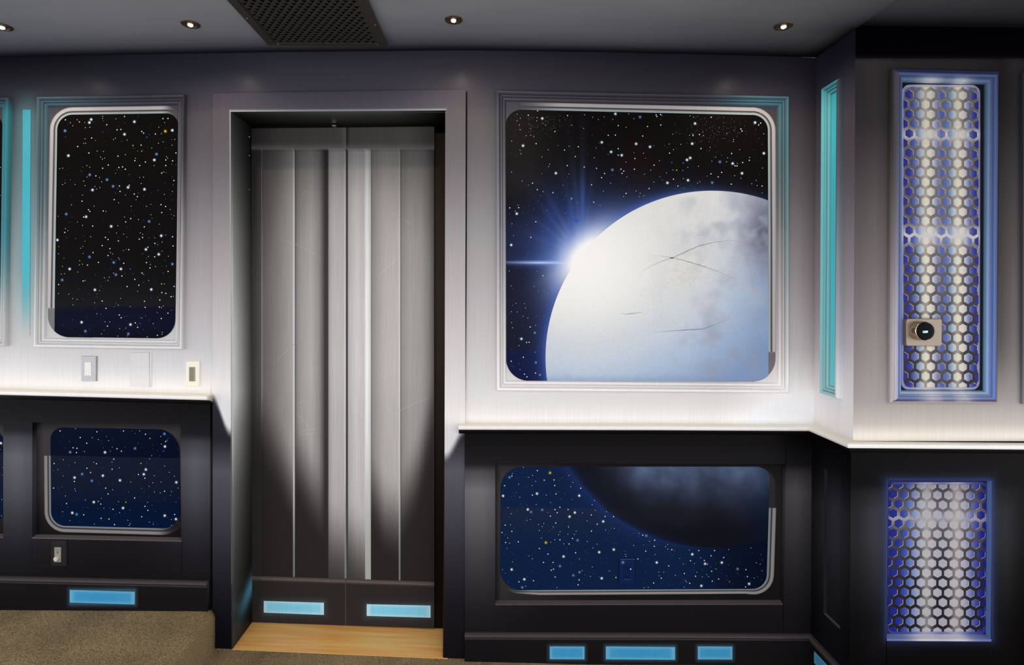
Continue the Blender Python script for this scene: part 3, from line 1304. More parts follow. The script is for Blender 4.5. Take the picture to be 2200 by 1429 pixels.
# rounded return end
sweep(m, [(path[-1][0], D, path[-1][2], 0, -1), (path[-1][0] + 0.004, D, path[-1][2] - 0.0006, 0, -0.97), (path[-1][0] + 0.006, D, path[-1][2] - 0.002, 0, -0.92)],
      RP, [tuple(v * 0.86 for v in c) for c in RCW])
struct(m.build('trim_8', WALLM, smooth=False), 'white chair rail left of the door, painted black below', 'chair rail')
# right: back wall, return wall, right wall, mitred
m = M()
zr = P(1400, 909)[2]
z_s = P(985, 908)[2]
xr0 = P(987, 915, 0.05)[0]
zrr = P(2000, 946.5, 0.0, D2)[2]
path = [(xr0, D, z_s, 0, -1), (P(1400, 909)[0], D, zr, 0, -1), (XR, D, P(1752, 911)[2], -1, -1), (XR, D2, zrr + 0.001, -1, -1), (P(2300, 950, 0, D2)[0], D2, zrr - 0.001, 0, -1), (2.8, D2, zrr - 0.002, 0, -1)]
sweep(m, path, RP, RCW)
struct(m.build('trim_9', WALLM), 'white chair rail running right of the door and round the corner', 'chair rail')

# ------------------------------------------------------------------ baseboards
BP = [(0.0, 0.0), (0.030, 0.0), (0.038, 0.003), (0.040, 0.008), (0.037, 0.012), (0.034, 0.015), (0.036, 0.019), (0.032, 0.022), (0.032, 0.30)]
CAP = [(58, 52, 52), (72, 65, 65), (78, 71, 71), (66, 59, 60), (38, 34, 35), (60, 54, 54), (46, 42, 43), (27, 25, 27), (24, 22, 24)]
m = M()
path = []
prof_l = BP[:-1] + [(0.032, 0.135)]
for px in (-900, 0, 230, 455):
    p = P(px, 1231 + px * 0.0235, 0.034)
    path.append((p[0], D, p[2], 0, -1))
sweep(m, path, prof_l, CAP)
bl = struct(m.build('baseboard_left', WALLM), 'black baseboard on the platform, left of the door', 'baseboard')
m = M()
zb1 = P(1400, 1352, 0.034)[2]
h_ = zb1 - ZFLOOR
prof_r = BP[:-1] + [(0.032, h_ - 0.002)]
xb0 = P(999, 1400, 0.034)[0]
pth = [(xb0, D, P(1000, 1351, 0.034)[2], 0, -1), (P(1400, 1352)[0], D, zb1, 0, -1), (XR, D, P(1735, 1354, 0.034)[2], -1, -1), (XR, D2, zb1, -1, -1), (2.8, D2, zb1, 0, -1)]
sweep(m, pth, prof_r, CAP)
br_ = struct(m.build('baseboard_right', WALLM), 'black baseboard right of the door and round the corner', 'baseboard')


def glow_patch(m, q, pos, base, w_=9):
    """airbrushed halo round a painted bar"""
    (a, b, c, d) = q
    x0, x1, y0, y1 = min(a[0], d[0]) - w_, max(b[0], c[0]) + w_, min(a[1], b[1]) - w_, max(c[1], d[1]) + w_
    xs_ = [x0, x0 + w_ * .33, x0 + w_ * .66, x0 + w_, x1 - w_, x1 - w_ * .66, x1 - w_ * .33, x1]
    ys_ = [y0, y0 + w_ * .33, y0 + w_ * .66, y0 + w_, y1 - w_, y1 - w_ * .66, y1 - w_ * .33, y1]

    def col(x, y):
        dd = math.hypot(max(x0 + w_ - x, 0, x - x1 + w_), max(y0 + w_ - y, 0, y - y1 + w_))
        return mix((58, 84, 100), base, min(1, dd / w_) ** 0.6)
    m.grid(xs_, ys_, pos, col)


BARS_B = [(bl, ((164.5, 1257.5), (302, 1261.5), (301.5, 1288), (164.5, 1284)), 'long blue painted bar'),
          (br_, ((1179.5, 1377), (1252.5, 1377.5), (1252.5, 1404), (1179.5, 1403.5)), 'left short blue painted bar'),
          (br_, ((1298, 1377), (1444, 1378.5), (1444, 1405), (1298, 1404)), 'long middle blue painted bar'),
          (br_, ((1492.5, 1377), (1565, 1377.5), (1565, 1404.5), (1492.5, 1404)), 'right short blue painted bar')]
for par, q, lab in BARS_B:
    m = M()
    glow_patch(m, q, lambda x, y: P(x, y, 0.0330), (26, 24, 26))
    bar(m, q, lambda x, y: P(x, y, 0.0336), (66, 158, 206), (112, 188, 222))
    m.build('painted_light_bar', WALLM, par)['label'] = lab
m = M()
XB = XR - 0.0334
bar(m, ((1749, 1399), (1800, 1453), (1800, 1480), (1749, 1424)), lambda x, y: (lambda p: (XB, p[1], max(p[2], ZFLOOR + 0.004)))(PS(x, y, 0, XB)), (74, 158, 206), (108, 178, 212))
m.build('painted_light_bar', WALLM, br_)['label'] = 'blue painted bar on the return wall'

# ------------------------------------------------------------------ star paintings


def lerp(a, b, t):
    return a + (b - a) * t


class Rounded:
    """rounded quadrilateral in photo coordinates"""
    def __init__(s, tl, tr, br, bl, r):
        s.tl, s.tr, s.br, s.bl = tl, tr, br, bl
        s.r = r       # radii tl, tr, br, bl
        s.W = (tr[0] - tl[0] + br[0] - bl[0]) / 2
        s.H = (bl[1] - tl[1] + br[1] - tr[1]) / 2

    def mp(s, u, v):
        """u, v in pixels from the top left"""
        a, b = u / s.W, v / s.H
        x = lerp(lerp(s.tl[0], s.tr[0], a), lerp(s.bl[0], s.br[0], a), b)
        y = lerp(lerp(s.tl[1], s.tr[1], a), lerp(s.bl[1], s.br[1], a), b)
        return x, y

    def inset(s, v, side):
        rt, rb = (s.r[0], s.r[3]) if side == 'l' else (s.r[1], s.r[2])
        if v < rt:
            return rt - math.sqrt(max(0, rt * rt - (rt - v) ** 2))
        if v > s.H - rb:
            q = rb - (s.H - v)
            return rb - math.sqrt(max(0, rb * rb - q * q))
        return 0.0

    def vs(s, step):
        out = []
        for k in range(0, 13):
            t = 1 - math.cos(math.pi / 2 * k / 12)
            for r in (s.r[0], s.r[1]):
                out.append(r * t)
            for r in (s.r[2], s.r[3]):
                out.append(s.H - r * t)
        out += lsp(0, s.H, step)
        return sorted(set(round(min(max(v, 0), s.H), 2) for v in out))

    def fill(s, m, pos, col, step=6.0, clip=None, hard=()):
        vs = s.vs(step)
        for h in hard:
            vs = sorted(vs + [h - 0.5, h + 0.5])
        nx = max(4, int(s.W / step))
        n = len(m.v)
        for v in vs:
            l, r = s.inset(v, 'l'), s.W - s.inset(v, 'r')
            if clip:
                l, r = clip(v, l, r)
            for i in range(nx + 1):
                x, y = s.mp(l + (r - l) * i / nx, v)
                m.v.append(pos(x, y))
                m.c.append(lin(col(x, y)))
        k = nx + 1
        for j in range(len(vs) - 1):
            for i in range(nx):
                q = n + j * k + i
                m.f.append((q, q + 1, q + k + 1, q + k))

    def inside(s, x, y, mar=2.0):
        v = (y - s.tl[1]) / (s.bl[1] - s.tl[1]) * s.H
        if v < mar or v > s.H - mar:
            return False
        xl = lerp(s.tl[0], s.bl[0], v / s.H) + s.inset(v, 'l') + mar
        xr_ = lerp(s.tr[0], s.br[0], v / s.H) - s.inset(v, 'r') - mar
        return xl < x < xr_


def band(m, path, wpx, pos, colf):
    """strip along path, offset outwards (left of travel direction) 0..wpx; colf(frac, x, y, arc)"""
    n = len(m.v)
    offs = [0, .18, .3, .36, .46, .54, .75, .92, 1.0]
    P_ = [Vector(p) for p in path]
    acc = 0.0
    for i, p in enumerate(P_):
        a = P_[max(0, i - 1)]
        b = P_[min(len(P_) - 1, i + 1)]
        d = (b - a).normalized()
        nrm = Vector((d.y, -d.x))
        if i:
            acc += (P_[i] - P_[i - 1]).length
        for o in offs:
            q = p + nrm * (o * wpx)
            m.v.append(pos(q.x, q.y))
            m.c.append(lin(colf(o, q.x, q.y, acc)))
    k = len(offs)
    for i in range(len(P_) - 1):
        for j in range(k - 1):
            q = n + i * k + j
            m.f.append((q, q + 1, q + k + 1, q + k))


def arc(cx, cy, r, a0, a1, nseg=12):
    return [(cx + r * math.cos(math.radians(a0 + (a1 - a0) * i / nseg)), cy + r * math.sin(math.radians(a0 + (a1 - a0) * i / nseg))) for i in range(nseg + 1)]


def dense(pts, step=8):
    out = [pts[0]]
    for a, b in zip(pts[:-1], pts[1:]):
        L = math.hypot(b[0] - a[0], b[1] - a[1])
        n = max(1, int(L / step))
        for i in range(1, n + 1):
            out.append((lerp(a[0], b[0], i / n), lerp(a[1], b[1], i / n)))
    return out


def star(m, x, y, r, kind, bgc, pos):
    core = {'w': (255, 255, 250), 'b': (122, 152, 186), 'B': (62, 96, 200), 'y': (215, 205, 60), 'o': (205, 130, 60), 'd': (150, 148, 144)}[kind]
    halo = {'w': (70, 90, 110), 'b': (34, 62, 105), 'B': (46, 72, 160), 'y': (90, 90, 20), 'o': (80, 45, 20), 'd': (60, 60, 60)}[kind]
    seg = 10 if r > 1.2 else 6
    big = r >= 1.9
    rings = [(0, core), (r * (0.75 if kind != 'b' else .4), core), (r * 1.05, mix(halo, core, .2)), (r * (2.3 if big else 1.6), bgc)]
    n = len(m.v)
    m.v.append(pos(x, y))
    m.c.append(lin(core))
    for (rr, c) in rings[1:]:
        for k in range(seg):
            t = 2 * math.pi * k / seg
            m.v.append(pos(x + rr * math.cos(t), y + rr * math.sin(t)))
            m.c.append(lin(c))
    for k in range(seg):
        m.f.append((n, n + 1 + k, n + 1 + (k + 1) % seg))
    for j in range(len(rings) - 2):
        for k in range(seg):
            a, b = n + 1 + j * seg + k, n + 1 + j * seg + (k + 1) % seg
            m.f.append((a, a + seg, b + seg, b))


def stars(m, lst, sky, pos, shape, nrand, ok=None, seed=1, blue=0.18):
    rnd = random.Random(seed)
    uniq = []
    for q in lst:
        if all((q[0] - u[0]) ** 2 + (q[1] - u[1]) ** 2 > 7 for u in uniq):
            uniq.append(q)
    lst = uniq
    for (x, y, s, kd) in lst:
        star(m, x, y, {3: 1.95, 2: 1.15, 1: 0.68}[s], kd, sky(x, y), pos)
    x0, x1 = min(shape.tl[0], shape.bl[0]), max(shape.tr[0], shape.br[0])
    y0, y1 = shape.tl[1], shape.bl[1]
    taken = [(a, b) for (a, b, s, k) in lst]
    cnt = 0
    while cnt < nrand:
        x, y = rnd.uniform(x0, x1), rnd.uniform(y0, y1)
        if not shape.inside(x, y) or (ok and not ok(x, y)):
            continue
        if any((x - a) ** 2 + (y - b) ** 2 < 25 for a, b in taken):
            continue
        q = rnd.random()
        r = rnd.choice([.3, .35, .4, .45, .5, .6])
        kd = 'w' if q > blue + .55 else ('B' if q < blue * .6 else 'b' if q < blue else 'd')
        if rnd.random() < 0.015:
            kd = 'y'
        star(m, x, y, r, kd, sky(x, y), pos)
        taken.append((x, y))
        cnt += 1


def T(raw, ox, oy, s):
    """traced star list 'x y size kind; ...' in crop pixels"""
    out = []
    for t in raw.split(';'):
        t = t.split()
        if len(t) == 4:
            out.append((ox + float(t[0]) / s, oy + float(t[1]) / s, int(t[2]), t[3]))
    return out


ST_UL = T('228 153 2 w;367 153 1 w;393 178 2 y;532 150 3 w;511 185 3 w;667 113 1 w;667 137 1 w;716 211 2 w;224 283 3 b;286 187 1 w;315 223 1 w;463 246 1 w;516 241 1 w;538 368 2 w;460 378 1 w;445 430 1 w;468 430 1 w;373 468 2 w;263 576 3 w;505 545 2 w;824 141 1 w;926 113 2 w;1042 176 3 w;925 324 3 w;837 271 2 w;883 267 2 w;670 299 1 B;795 384 1 w;818 369 1 w;957 393 1 w;1025 456 2 y;1128 290 2 w;1151 309 2 w;1189 358 2 B;1220 327 1 B;1290 321 2 w;1330 239 1 w;1379 139 2 w;1438 137 2 w;1407 288 3 y;1489 277 3 w;1360 316 2 b;1400 187 1 w;1519 384 1 w;1382 414 1 w;1326 429 1 w;1486 453 1 w;1121 452 2 w;1140 511 1 b;1127 525 1 w;1247 486 1 w;1303 559 3 b;1277 627 3 w;1532 544 2 w;1420 588 1 w;1434 605 1 w;1412 627 2 w;1493 637 2 w;1484 677 1 b;1531 686 1 b;1047 635 2 w;1055 608 1 w;1172 651 2 w;1104 692 2 w;1275 692 1 w;1412 693 2 w;643 593 1 w;665 616 1 w;692 606 1 w;677 527 1 w;603 521 1 w;849 582 2 w;935 565 1 w;734 687 2 w;667 725 2 w;859 716 2 w;902 709 2 w;935 737 2 w;819 785 1 y;980 798 1 b;482 693 1 w;515 711 1 w;515 802 3 b;484 828 2 b;587 815 2 w;630 834 1 w;719 860 3 b;656 884 1 w;791 938 3 b;865 934 2 w;873 998 2 w;967 950 3 w;981 926 2 w;1161 973 3 w;1103 834 1 w;1150 830 1 w;1122 903 1 w;1508 869 2 w;1365 781 2 w;1389 768 1 w;1416 777 1 b;1490 827 1 B;444 877 1 w;461 931 1 w;548 981 3 w;576 939 1 w;596 971 1 w;635 953 1 w;342 916 1 w;195 917 1 w;225 898 1 w;161 728 1 w;196 724 1 w;430 1042 1 w;424 1113 2 w;804 1095 2 w;936 1041 1 w;1040 1029 2 w;1077 1060 2 w;855 1132 1 w;1004 1173 1 w;1184 1173 1 w;1410 1176 2 w;1356 1154 2 w;1395 1032 1 w;1491 998 1 w;1319 985 1 B;1365 1247 2 w;1465 1211 1 w;1236 1274 1 w;238 1265 3 b;501 1214 2 w;516 1234 2 w;472 1297 3 w;443 1301 2 w;675 1229 2 w;707 1234 1 w;714 1246 1 w;567 1171 1 w;926 1300 1 w;999 1319 2 w;939 1357 2 w;1089 1331 1 w;1216 1352 3 b;1488 1318 1 B;1510 1285 1 w;1333 1385 1 w;300 1157 1 w;768 1410 3 w;550 1407 2 w;430 1399 1 w;1159 1416 2 w;847 1404 1 w', 100, 230, 5.497) + \
    T('133 197 3 w;221 108 2 w;257 87 1 w;228 65 1 w;150 274 1 y;146 360 1 w;349 178 1 d;458 211 1 y;433 275 1 w;407 294 1 w;435 357 1 w;527 158 1 w;700 166 2 w;731 191 2 w;853 208 2 w;831 115 1 w;914 128 1 w;662 263 2 w;753 299 2 w;759 345 1 w;786 362 1 w;731 380 2 w;553 345 2 w;512 397 3 b;911 322 1 w;976 312 2 w;1100 187 2 w;1140 131 1 w;1138 168 2 w;1112 113 1 w;1212 170 1 b;1282 171 1 w;1284 237 2 w;1316 254 1 w;1359 147 3 w;1410 139 2 B;1492 159 2 w;1498 267 2 w;1369 223 1 w;1201 282 2 w;1178 308 3 w;1368 327 1 w;1329 366 3 w;1281 396 2 w;1136 359 1 o;1208 391 1 w;1444 389 1 w;853 407 1 w;866 425 2 b;798 462 3 b;617 461 2 w;916 472 2 w;883 539 3 w;489 493 2 w;394 491 1 w;429 482 1 w;396 440 1 w;278 539 3 w;374 574 1 w;193 510 1 w;180 598 1 w;219 594 1 w;824 606 3 b;795 588 1 w;745 636 1 w;687 643 1 w;731 674 1 w;895 622 2 w;992 539 2 B;1047 662 2 w;1184 463 2 w;1231 487 1 w;1226 527 2 w;1290 511 1 w;1490 481 3 b;1440 568 2 w;1132 587 2 w;1150 603 1 w;1211 674 1 w;1363 716 2 y;1396 715 1 w;1511 744 2 w;1095 730 2 w;956 746 2 w;1241 781 3 w;1080 803 1 w;1366 818 2 w;1413 827 2 w;1502 861 1 w;1475 866 2 w;1342 904 2 w;1161 920 2 w;1169 992 2 w;1337 988 2 w;1363 993 1 w;1384 974 1 w;992 982 2 b;826 948 1 b;852 965 1 w;879 885 1 w;662 917 2 w;573 937 1 w;707 1004 2 w;576 785 3 w;631 793 1 w;190 669 3 b;148 724 2 w;147 829 1 w;267 837 1 w;460 675 1 w;437 681 2 w;435 893 1 B;319 963 1 w;313 887 1 w;366 898 1 w;419 1168 3 w;464 1273 3 b;515 1254 1 B;399 1325 1 B;653 1305 1 w;724 1213 2 w;696 1162 1 w;752 1164 1 w;600 1068 1 w;315 1139 1 B;863 1082 2 w;886 1115 2 w;953 1094 1 B;1129 1117 2 b;1109 1113 1 b;1173 1093 1 b;1218 1141 1 b;1264 1184 1 w;1147 1251 1 B;996 1195 3 w;1053 1175 2 w;1080 1227 2 w;869 1243 1 w;941 1237 1 w;970 1304 3 b;960 1328 2 b;847 1331 1 w;1194 1340 1 w;1313 1321 2 w;1368 1310 1 w;1371 1286 1 w;1438 1060 2 w;1360 1123 2 w;1312 1053 2 B', 100, 480, 5.497)
ST_BIG = T('171 141 1 w;302 153 2 w;413 102 2 w;467 192 3 w;404 183 1 w;401 221 1 w;208 190 1 w;169 222 1 w;197 269 1 w;205 323 2 d;505 272 1 w;616 346 2 w;765 158 2 w;813 270 2 d;954 309 1 w;966 149 1 w;1063 177 1 w;1128 205 1 w;1197 174 1 w;1330 138 3 w;1487 138 1 w;1548 193 2 b;1621 175 3 b;1297 205 1 w;1363 277 2 w;1456 297 1 w;1245 391 2 w;1330 388 2 w;1169 474 3 w;1279 587 3 w;1574 492 3 w;1363 549 2 w;1363 625 2 w;1404 626 3 w;1560 665 2 w;1454 707 1 w;240 514 3 w;394 489 2 w;277 396 1 w;330 390 1 w;368 405 1 w;107 460 1 w;214 608 1 w;537 563 1 w;729 565 2 w;783 520 1 w;892 526 2 w;856 642 2 w;461 647 1 w;553 730 1 w;543 760 1 w;627 838 3 w;761 748 2 w;779 848 2 b;962 765 2 w;1080 656 1 w;1106 780 2 w;1201 841 2 w;1167 891 2 w;1048 974 2 w;1294 799 3 b;1294 858 1 B;1395 790 2 w;1428 813 2 w;1408 840 2 w;1554 791 2 w;1464 882 1 w;1272 955 1 w;104 825 1 w;229 929 1 w;352 955 2 w;408 1032 2 w;476 1054 1 w;592 1068 2 w;735 1107 1 b;812 1138 3 b;722 1144 1 b;798 1176 1 b;1186 1050 1 w;1074 1180 2 w;1149 1218 2 b;1456 1076 2 w;1425 1113 1 w;1575 1047 1 w;1613 1114 1 w;416 1165 1 b;451 1103 1 b;189 1244 2 w;84 1247 2 w;181 1215 1 w;166 1316 3 w;148 1284 1 w;235 1310 1 b;370 1265 1 b;484 1283 1 b;743 1308 2 B;840 1366 3 B;872 1397 3 B;391 1411 2 w;1006 1321 1 b;1131 1405 1 b', 1080, 220, 5.497) + \
    T('216 150 2 w;224 169 2 w;268 145 2 w;284 155 2 b;114 287 2 w;270 270 2 w;58 399 2 w;144 527 3 w;675 252 3 w;616 162 1 w;658 175 1 w;866 178 2 w;1383 241 3 w;1449 246 2 w;1426 268 2 w;1216 316 2 w;1229 340 2 w;1486 373 1 w;727 381 2 w;652 394 2 w;609 390 1 w;647 378 1 w;774 394 1 w;641 490 3 w;507 497 1 w;371 493 1 w;745 548 2 w;852 533 1 w;421 560 1 w;374 601 2 w;413 378 2 b;1050 367 2 b;1131 440 1 w;1126 464 1 w;1202 560 1 w;1107 606 2 w;1487 603 3 w;1319 651 1 w;1315 686 2 w;618 658 3 w;580 681 3 w;536 717 2 b;400 713 2 B;255 690 1 w;192 743 2 w;66 604 1 w;458 802 2 y;530 805 2 B;589 769 1 w;338 835 1 w;152 802 1 w;78 850 1 w;968 704 3 b;1119 724 3 w;1147 751 2 w;1171 752 2 w;1174 723 1 w;1236 712 2 w;1058 657 1 w;1047 703 1 w;873 696 1 w;918 648 1 w;988 627 1 B;714 757 1 w;863 846 2 w;989 829 2 w;948 881 2 w;1229 839 3 w;1142 867 1 w;1215 897 1 w;1471 777 1 w;592 921 3 w;349 952 3 w;421 909 2 w;537 901 1 w;261 881 2 B;473 990 2 w;438 1020 1 b;706 954 1 w;732 938 1 w;709 1006 2 w;823 1001 2 w;877 950 3 b;597 1023 1 b;559 1040 2 b;320 1093 2 b;1102 967 2 w;1168 1027 1 w;1344 962 1 w;1343 1050 2 w;1466 990 2 w;1408 984 1 w;1396 923 1 w;1467 1071 1 w;133 1018 2 w;189 943 1 w;27 1075 1 w;69 1105 1 w;128 1148 1 b;108 1173 1 b;414 800 1 w', 1370, 220, 5.497) + \
    T('55 24 1 w;127 23 1 w;111 71 3 w;261 135 2 w;73 150 1 w;221 257 2 w;307 210 2 B;67 317 3 w;195 387 1 b;52 521 1 w;316 559 2 w;248 643 2 b;66 639 2 b;277 681 2 b;361 690 3 b;104 776 1 w;170 779 1 w;179 813 1 w;367 814 1 b;302 843 1 b;262 879 1 b;286 873 1 b;161 878 1 w;198 891 1 w;69 842 1 w;114 844 1 w;70 927 1 w;216 962 2 w;258 949 1 w;253 1008 3 b;78 968 1 w;147 1055 3 w;188 1084 2 w;208 1082 2 w;347 993 1 w;128 1108 1 w;279 1125 1 b;275 1153 1 b;162 1200 2 w;67 1231 2 w;261 1242 3 b;293 1339 3 b;258 1324 2 w;171 1333 2 w;191 1354 2 w;136 1297 2 b;85 1273 1 b;127 1251 1 b', 1080, 440, 3.664)
ST_LL = T('221 141 2 w;403 113 1 w;458 219 2 w;655 152 2 w;968 141 2 w;1158 141 1 w;1228 180 2 w;1451 176 3 b;1408 207 1 w;1281 229 2 y;1498 225 1 B;1483 251 1 w;1465 267 2 w;1457 325 3 w;1416 297 1 w;1441 379 2 B;599 223 1 w;672 243 1 w;792 255 1 w;535 286 2 w;1142 286 1 b;1104 347 3 b;837 332 1 y;812 380 1 y;891 351 2 w;944 381 2 w;750 394 3 w;374 340 2 w;419 346 2 w;413 397 2 w;339 392 3 b;508 385 1 w;854 474 2 w;1300 434 1 w;1275 471 1 w;150 526 2 w;256 481 1 w;396 516 1 w;619 511 1 w;650 528 2 w;832 511 1 w;834 593 2 w;918 576 1 w;1174 524 2 y;1232 597 3 w;1208 653 3 w;1144 656 2 w;1221 700 2 w;1331 668 1 w;1508 630 1 w;1454 556 1 w;1569 676 1 w;1592 748 3 w;1612 816 1 w;724 578 1 B;537 581 2 w;580 632 2 w;481 650 3 b;595 730 3 b;725 669 3 w;927 724 3 w;391 692 3 w;389 738 2 w;257 672 1 w;195 598 1 w;143 816 2 w;394 824 1 w;402 848 1 w;1054 744 1 w;1412 745 1 w;1314 751 1 w;1271 796 1 w;758 816 2 w;841 835 1 w;786 885 2 w;1332 861 1 w;1452 853 2 w;1402 873 1 w;1536 858 1 w;1100 932 2 w;618 981 3 w;671 973 2 y;706 936 1 y;700 1004 2 w;909 975 1 w;996 982 2 y;1253 982 1 w;1220 1031 2 w;1256 1078 2 w;963 1051 3 w;845 1066 2 w;737 1054 2 b;808 1049 1 b;922 1105 1 w;296 998 2 w;519 955 1 w;283 908 1 w;364 1108 3 w;416 1126 3 b;499 1131 2 w;250 1095 1 w;336 1198 1 w;704 1172 2 w;797 1181 2 w;1183 1154 2 w;1019 1195 1 w;863 1246 2 w;1036 1256 1 w;1046 1238 1 w;624 1240 1 w;1320 1244 2 b;1320 1221 1 b;1274 1217 1 w;1455 1141 3 w;1572 1127 2 w;1587 1182 3 w;1532 1186 1 w;1535 1257 1 w', 90, 900, 5.497)
ST_LR = T('307 67 1 w;450 100 2 w;579 122 3 y;165 169 3 b;193 130 1 w;190 155 2 w;115 254 2 w;288 122 1 B;359 168 2 o;401 149 1 w;433 209 1 w;520 197 2 w;620 195 2 w;627 252 2 w;259 238 1 w;395 253 1 w;446 335 3 w;398 350 2 w;99 358 3 w;640 337 2 w;540 349 1 w;270 372 1 w;791 264 1 w;812 219 1 w;772 150 1 w;893 280 2 w;878 356 3 w;805 397 1 o;1010 449 1 w;1035 404 1 w;585 426 1 w;688 390 1 b;438 448 1 w;352 497 3 w;385 523 3 b;499 502 3 b;680 474 2 w;630 498 2 w;653 530 2 w;764 498 2 w;833 529 3 w;779 570 3 w;911 533 1 w;1001 553 2 w;1042 507 1 w;1157 520 1 w;1142 569 2 w;1123 620 3 w;1229 570 2 w;583 565 2 w;556 528 1 y;638 635 2 w;343 609 1 w;379 600 1 w;182 540 1 w;151 477 1 w;121 657 2 w;175 653 1 w;88 733 2 w;189 721 2 w;500 672 1 w;462 651 1 w;516 640 1 w;613 676 1 w;766 667 1 w;770 681 1 w;1062 647 2 w;958 614 1 w;1236 691 1 w;1149 706 1 w;1003 718 2 w;847 718 1 w;827 752 1 w;682 723 1 w;668 755 1 w;762 750 1 w;573 716 1 b;470 712 1 w;809 794 2 w;861 812 3 b;960 825 1 w;1062 852 1 w;681 808 2 w;627 806 1 w;492 788 1 w;537 836 3 y;586 832 1 w;720 848 1 w;774 850 2 w;255 828 2 w;146 788 1 w;125 835 2 w;166 843 1 w;138 895 1 y;471 896 2 w;1017 891 1 w;1082 934 3 w;1231 907 3 w;840 940 2 w;558 953 2 w;718 978 3 w;195 1031 1 w;364 972 1 w;398 1001 1 w;512 1039 2 w;610 1039 2 w;881 1003 1 w;794 1048 1 b;680 1076 3 b;615 1108 2 w;591 1118 2 w;187 1111 3 w;93 1111 1 w;908 1123 1 w;881 1139 3 b;817 1171 3 b;632 1188 2 w;1011 1083 1 w;993 1182 1 w;1108 1201 3 w;1253 1193 2 w;316 1211 3 w;410 1226 2 w;261 1237 2 w;154 1242 1 b;295 1294 3 b;331 1281 1 w;877 1217 2 w;867 1268 2 w;912 1251 1 b;651 1295 1 w;349 1187 1 B;1186 1126 1 w;1267 843 1 B;1236 845 1 B;1321 1031 3 b;1399 1099 2 w;1362 1130 1 w;1351 956 1 w;1355 978 1 w;1435 865 1 w', 1060, 990, 4.765) + \
    T('59 741 1 w;98 760 2 w;134 765 3 b;220 811 2 w;168 823 1 w;216 873 2 w;352 854 1 w;331 877 1 w;353 901 1 w;395 908 2 w;128 923 2 w;223 956 1 w;104 861 1 o;48 1002 2 w;241 1039 3 w;150 1003 1 b;151 1057 1 b;364 1074 2 w;575 913 1 w;670 916 2 w;604 955 3 w;832 917 2 w;976 907 1 w;1202 889 1 w;690 991 1 w;727 1018 2 w;735 1052 3 w;757 1056 2 w;476 998 2 b;586 1021 2 w;513 1054 2 b;626 1049 1 w;796 970 2 w;926 988 2 w;906 1040 3 w;846 1105 2 o;1067 1105 3 b;1152 1112 2 w;1260 1042 1 w;1299 1055 1 w;1318 1123 1 w;1308 957 1 o;1320 1015 1 d;802 1128 2 w;752 1162 1 w;771 1182 1 w;809 1229 2 w;873 1208 2 w;706 1185 1 w;637 1179 2 w;523 1151 2 w;652 1138 1 w;697 1277 3 w;521 1292 1 w;578 1251 2 w;545 1238 1 w;534 1222 1 w;985 1235 2 o;964 1214 1 B;1167 1183 2 w;1236 1197 1 w;1185 1257 3 w;1149 1289 2 w;209 1248 2 w;265 1176 1 w;287 1199 2 w;262 1136 1 w;313 1138 1 w;129 1133 1 b;111 1295 1 w;154 1292 1 w;432 1170 1 w;370 1259 1 b', 1360, 990, 4.7625)


def sky_ul(x, y):
    c = ramp(y, [(240, (12, 9, 8)), (560, (13, 11, 11)), (620, (18, 17, 19)), (661, (25, 25, 29)), (662.5, (13, 15, 31)), (700, (12, 16, 38)), (728, (9, 11, 24))])
    return c


def sky_ll(x, y):
    ln = 979 + (x - 110) * 0.02
    if y < ln:
        return ramp(y, [(915, (4, 13, 38)), (979, (3, 11, 33))])
    return ramp(y - ln, [(0, (21, 27, 45)), (60, (17, 25, 45)), (110, (4, 20, 48)), (160, (3, 22, 56))])


SUN = (1252.0, 556.0)
PC, PRD = (1530.0, 768.0), 358.0


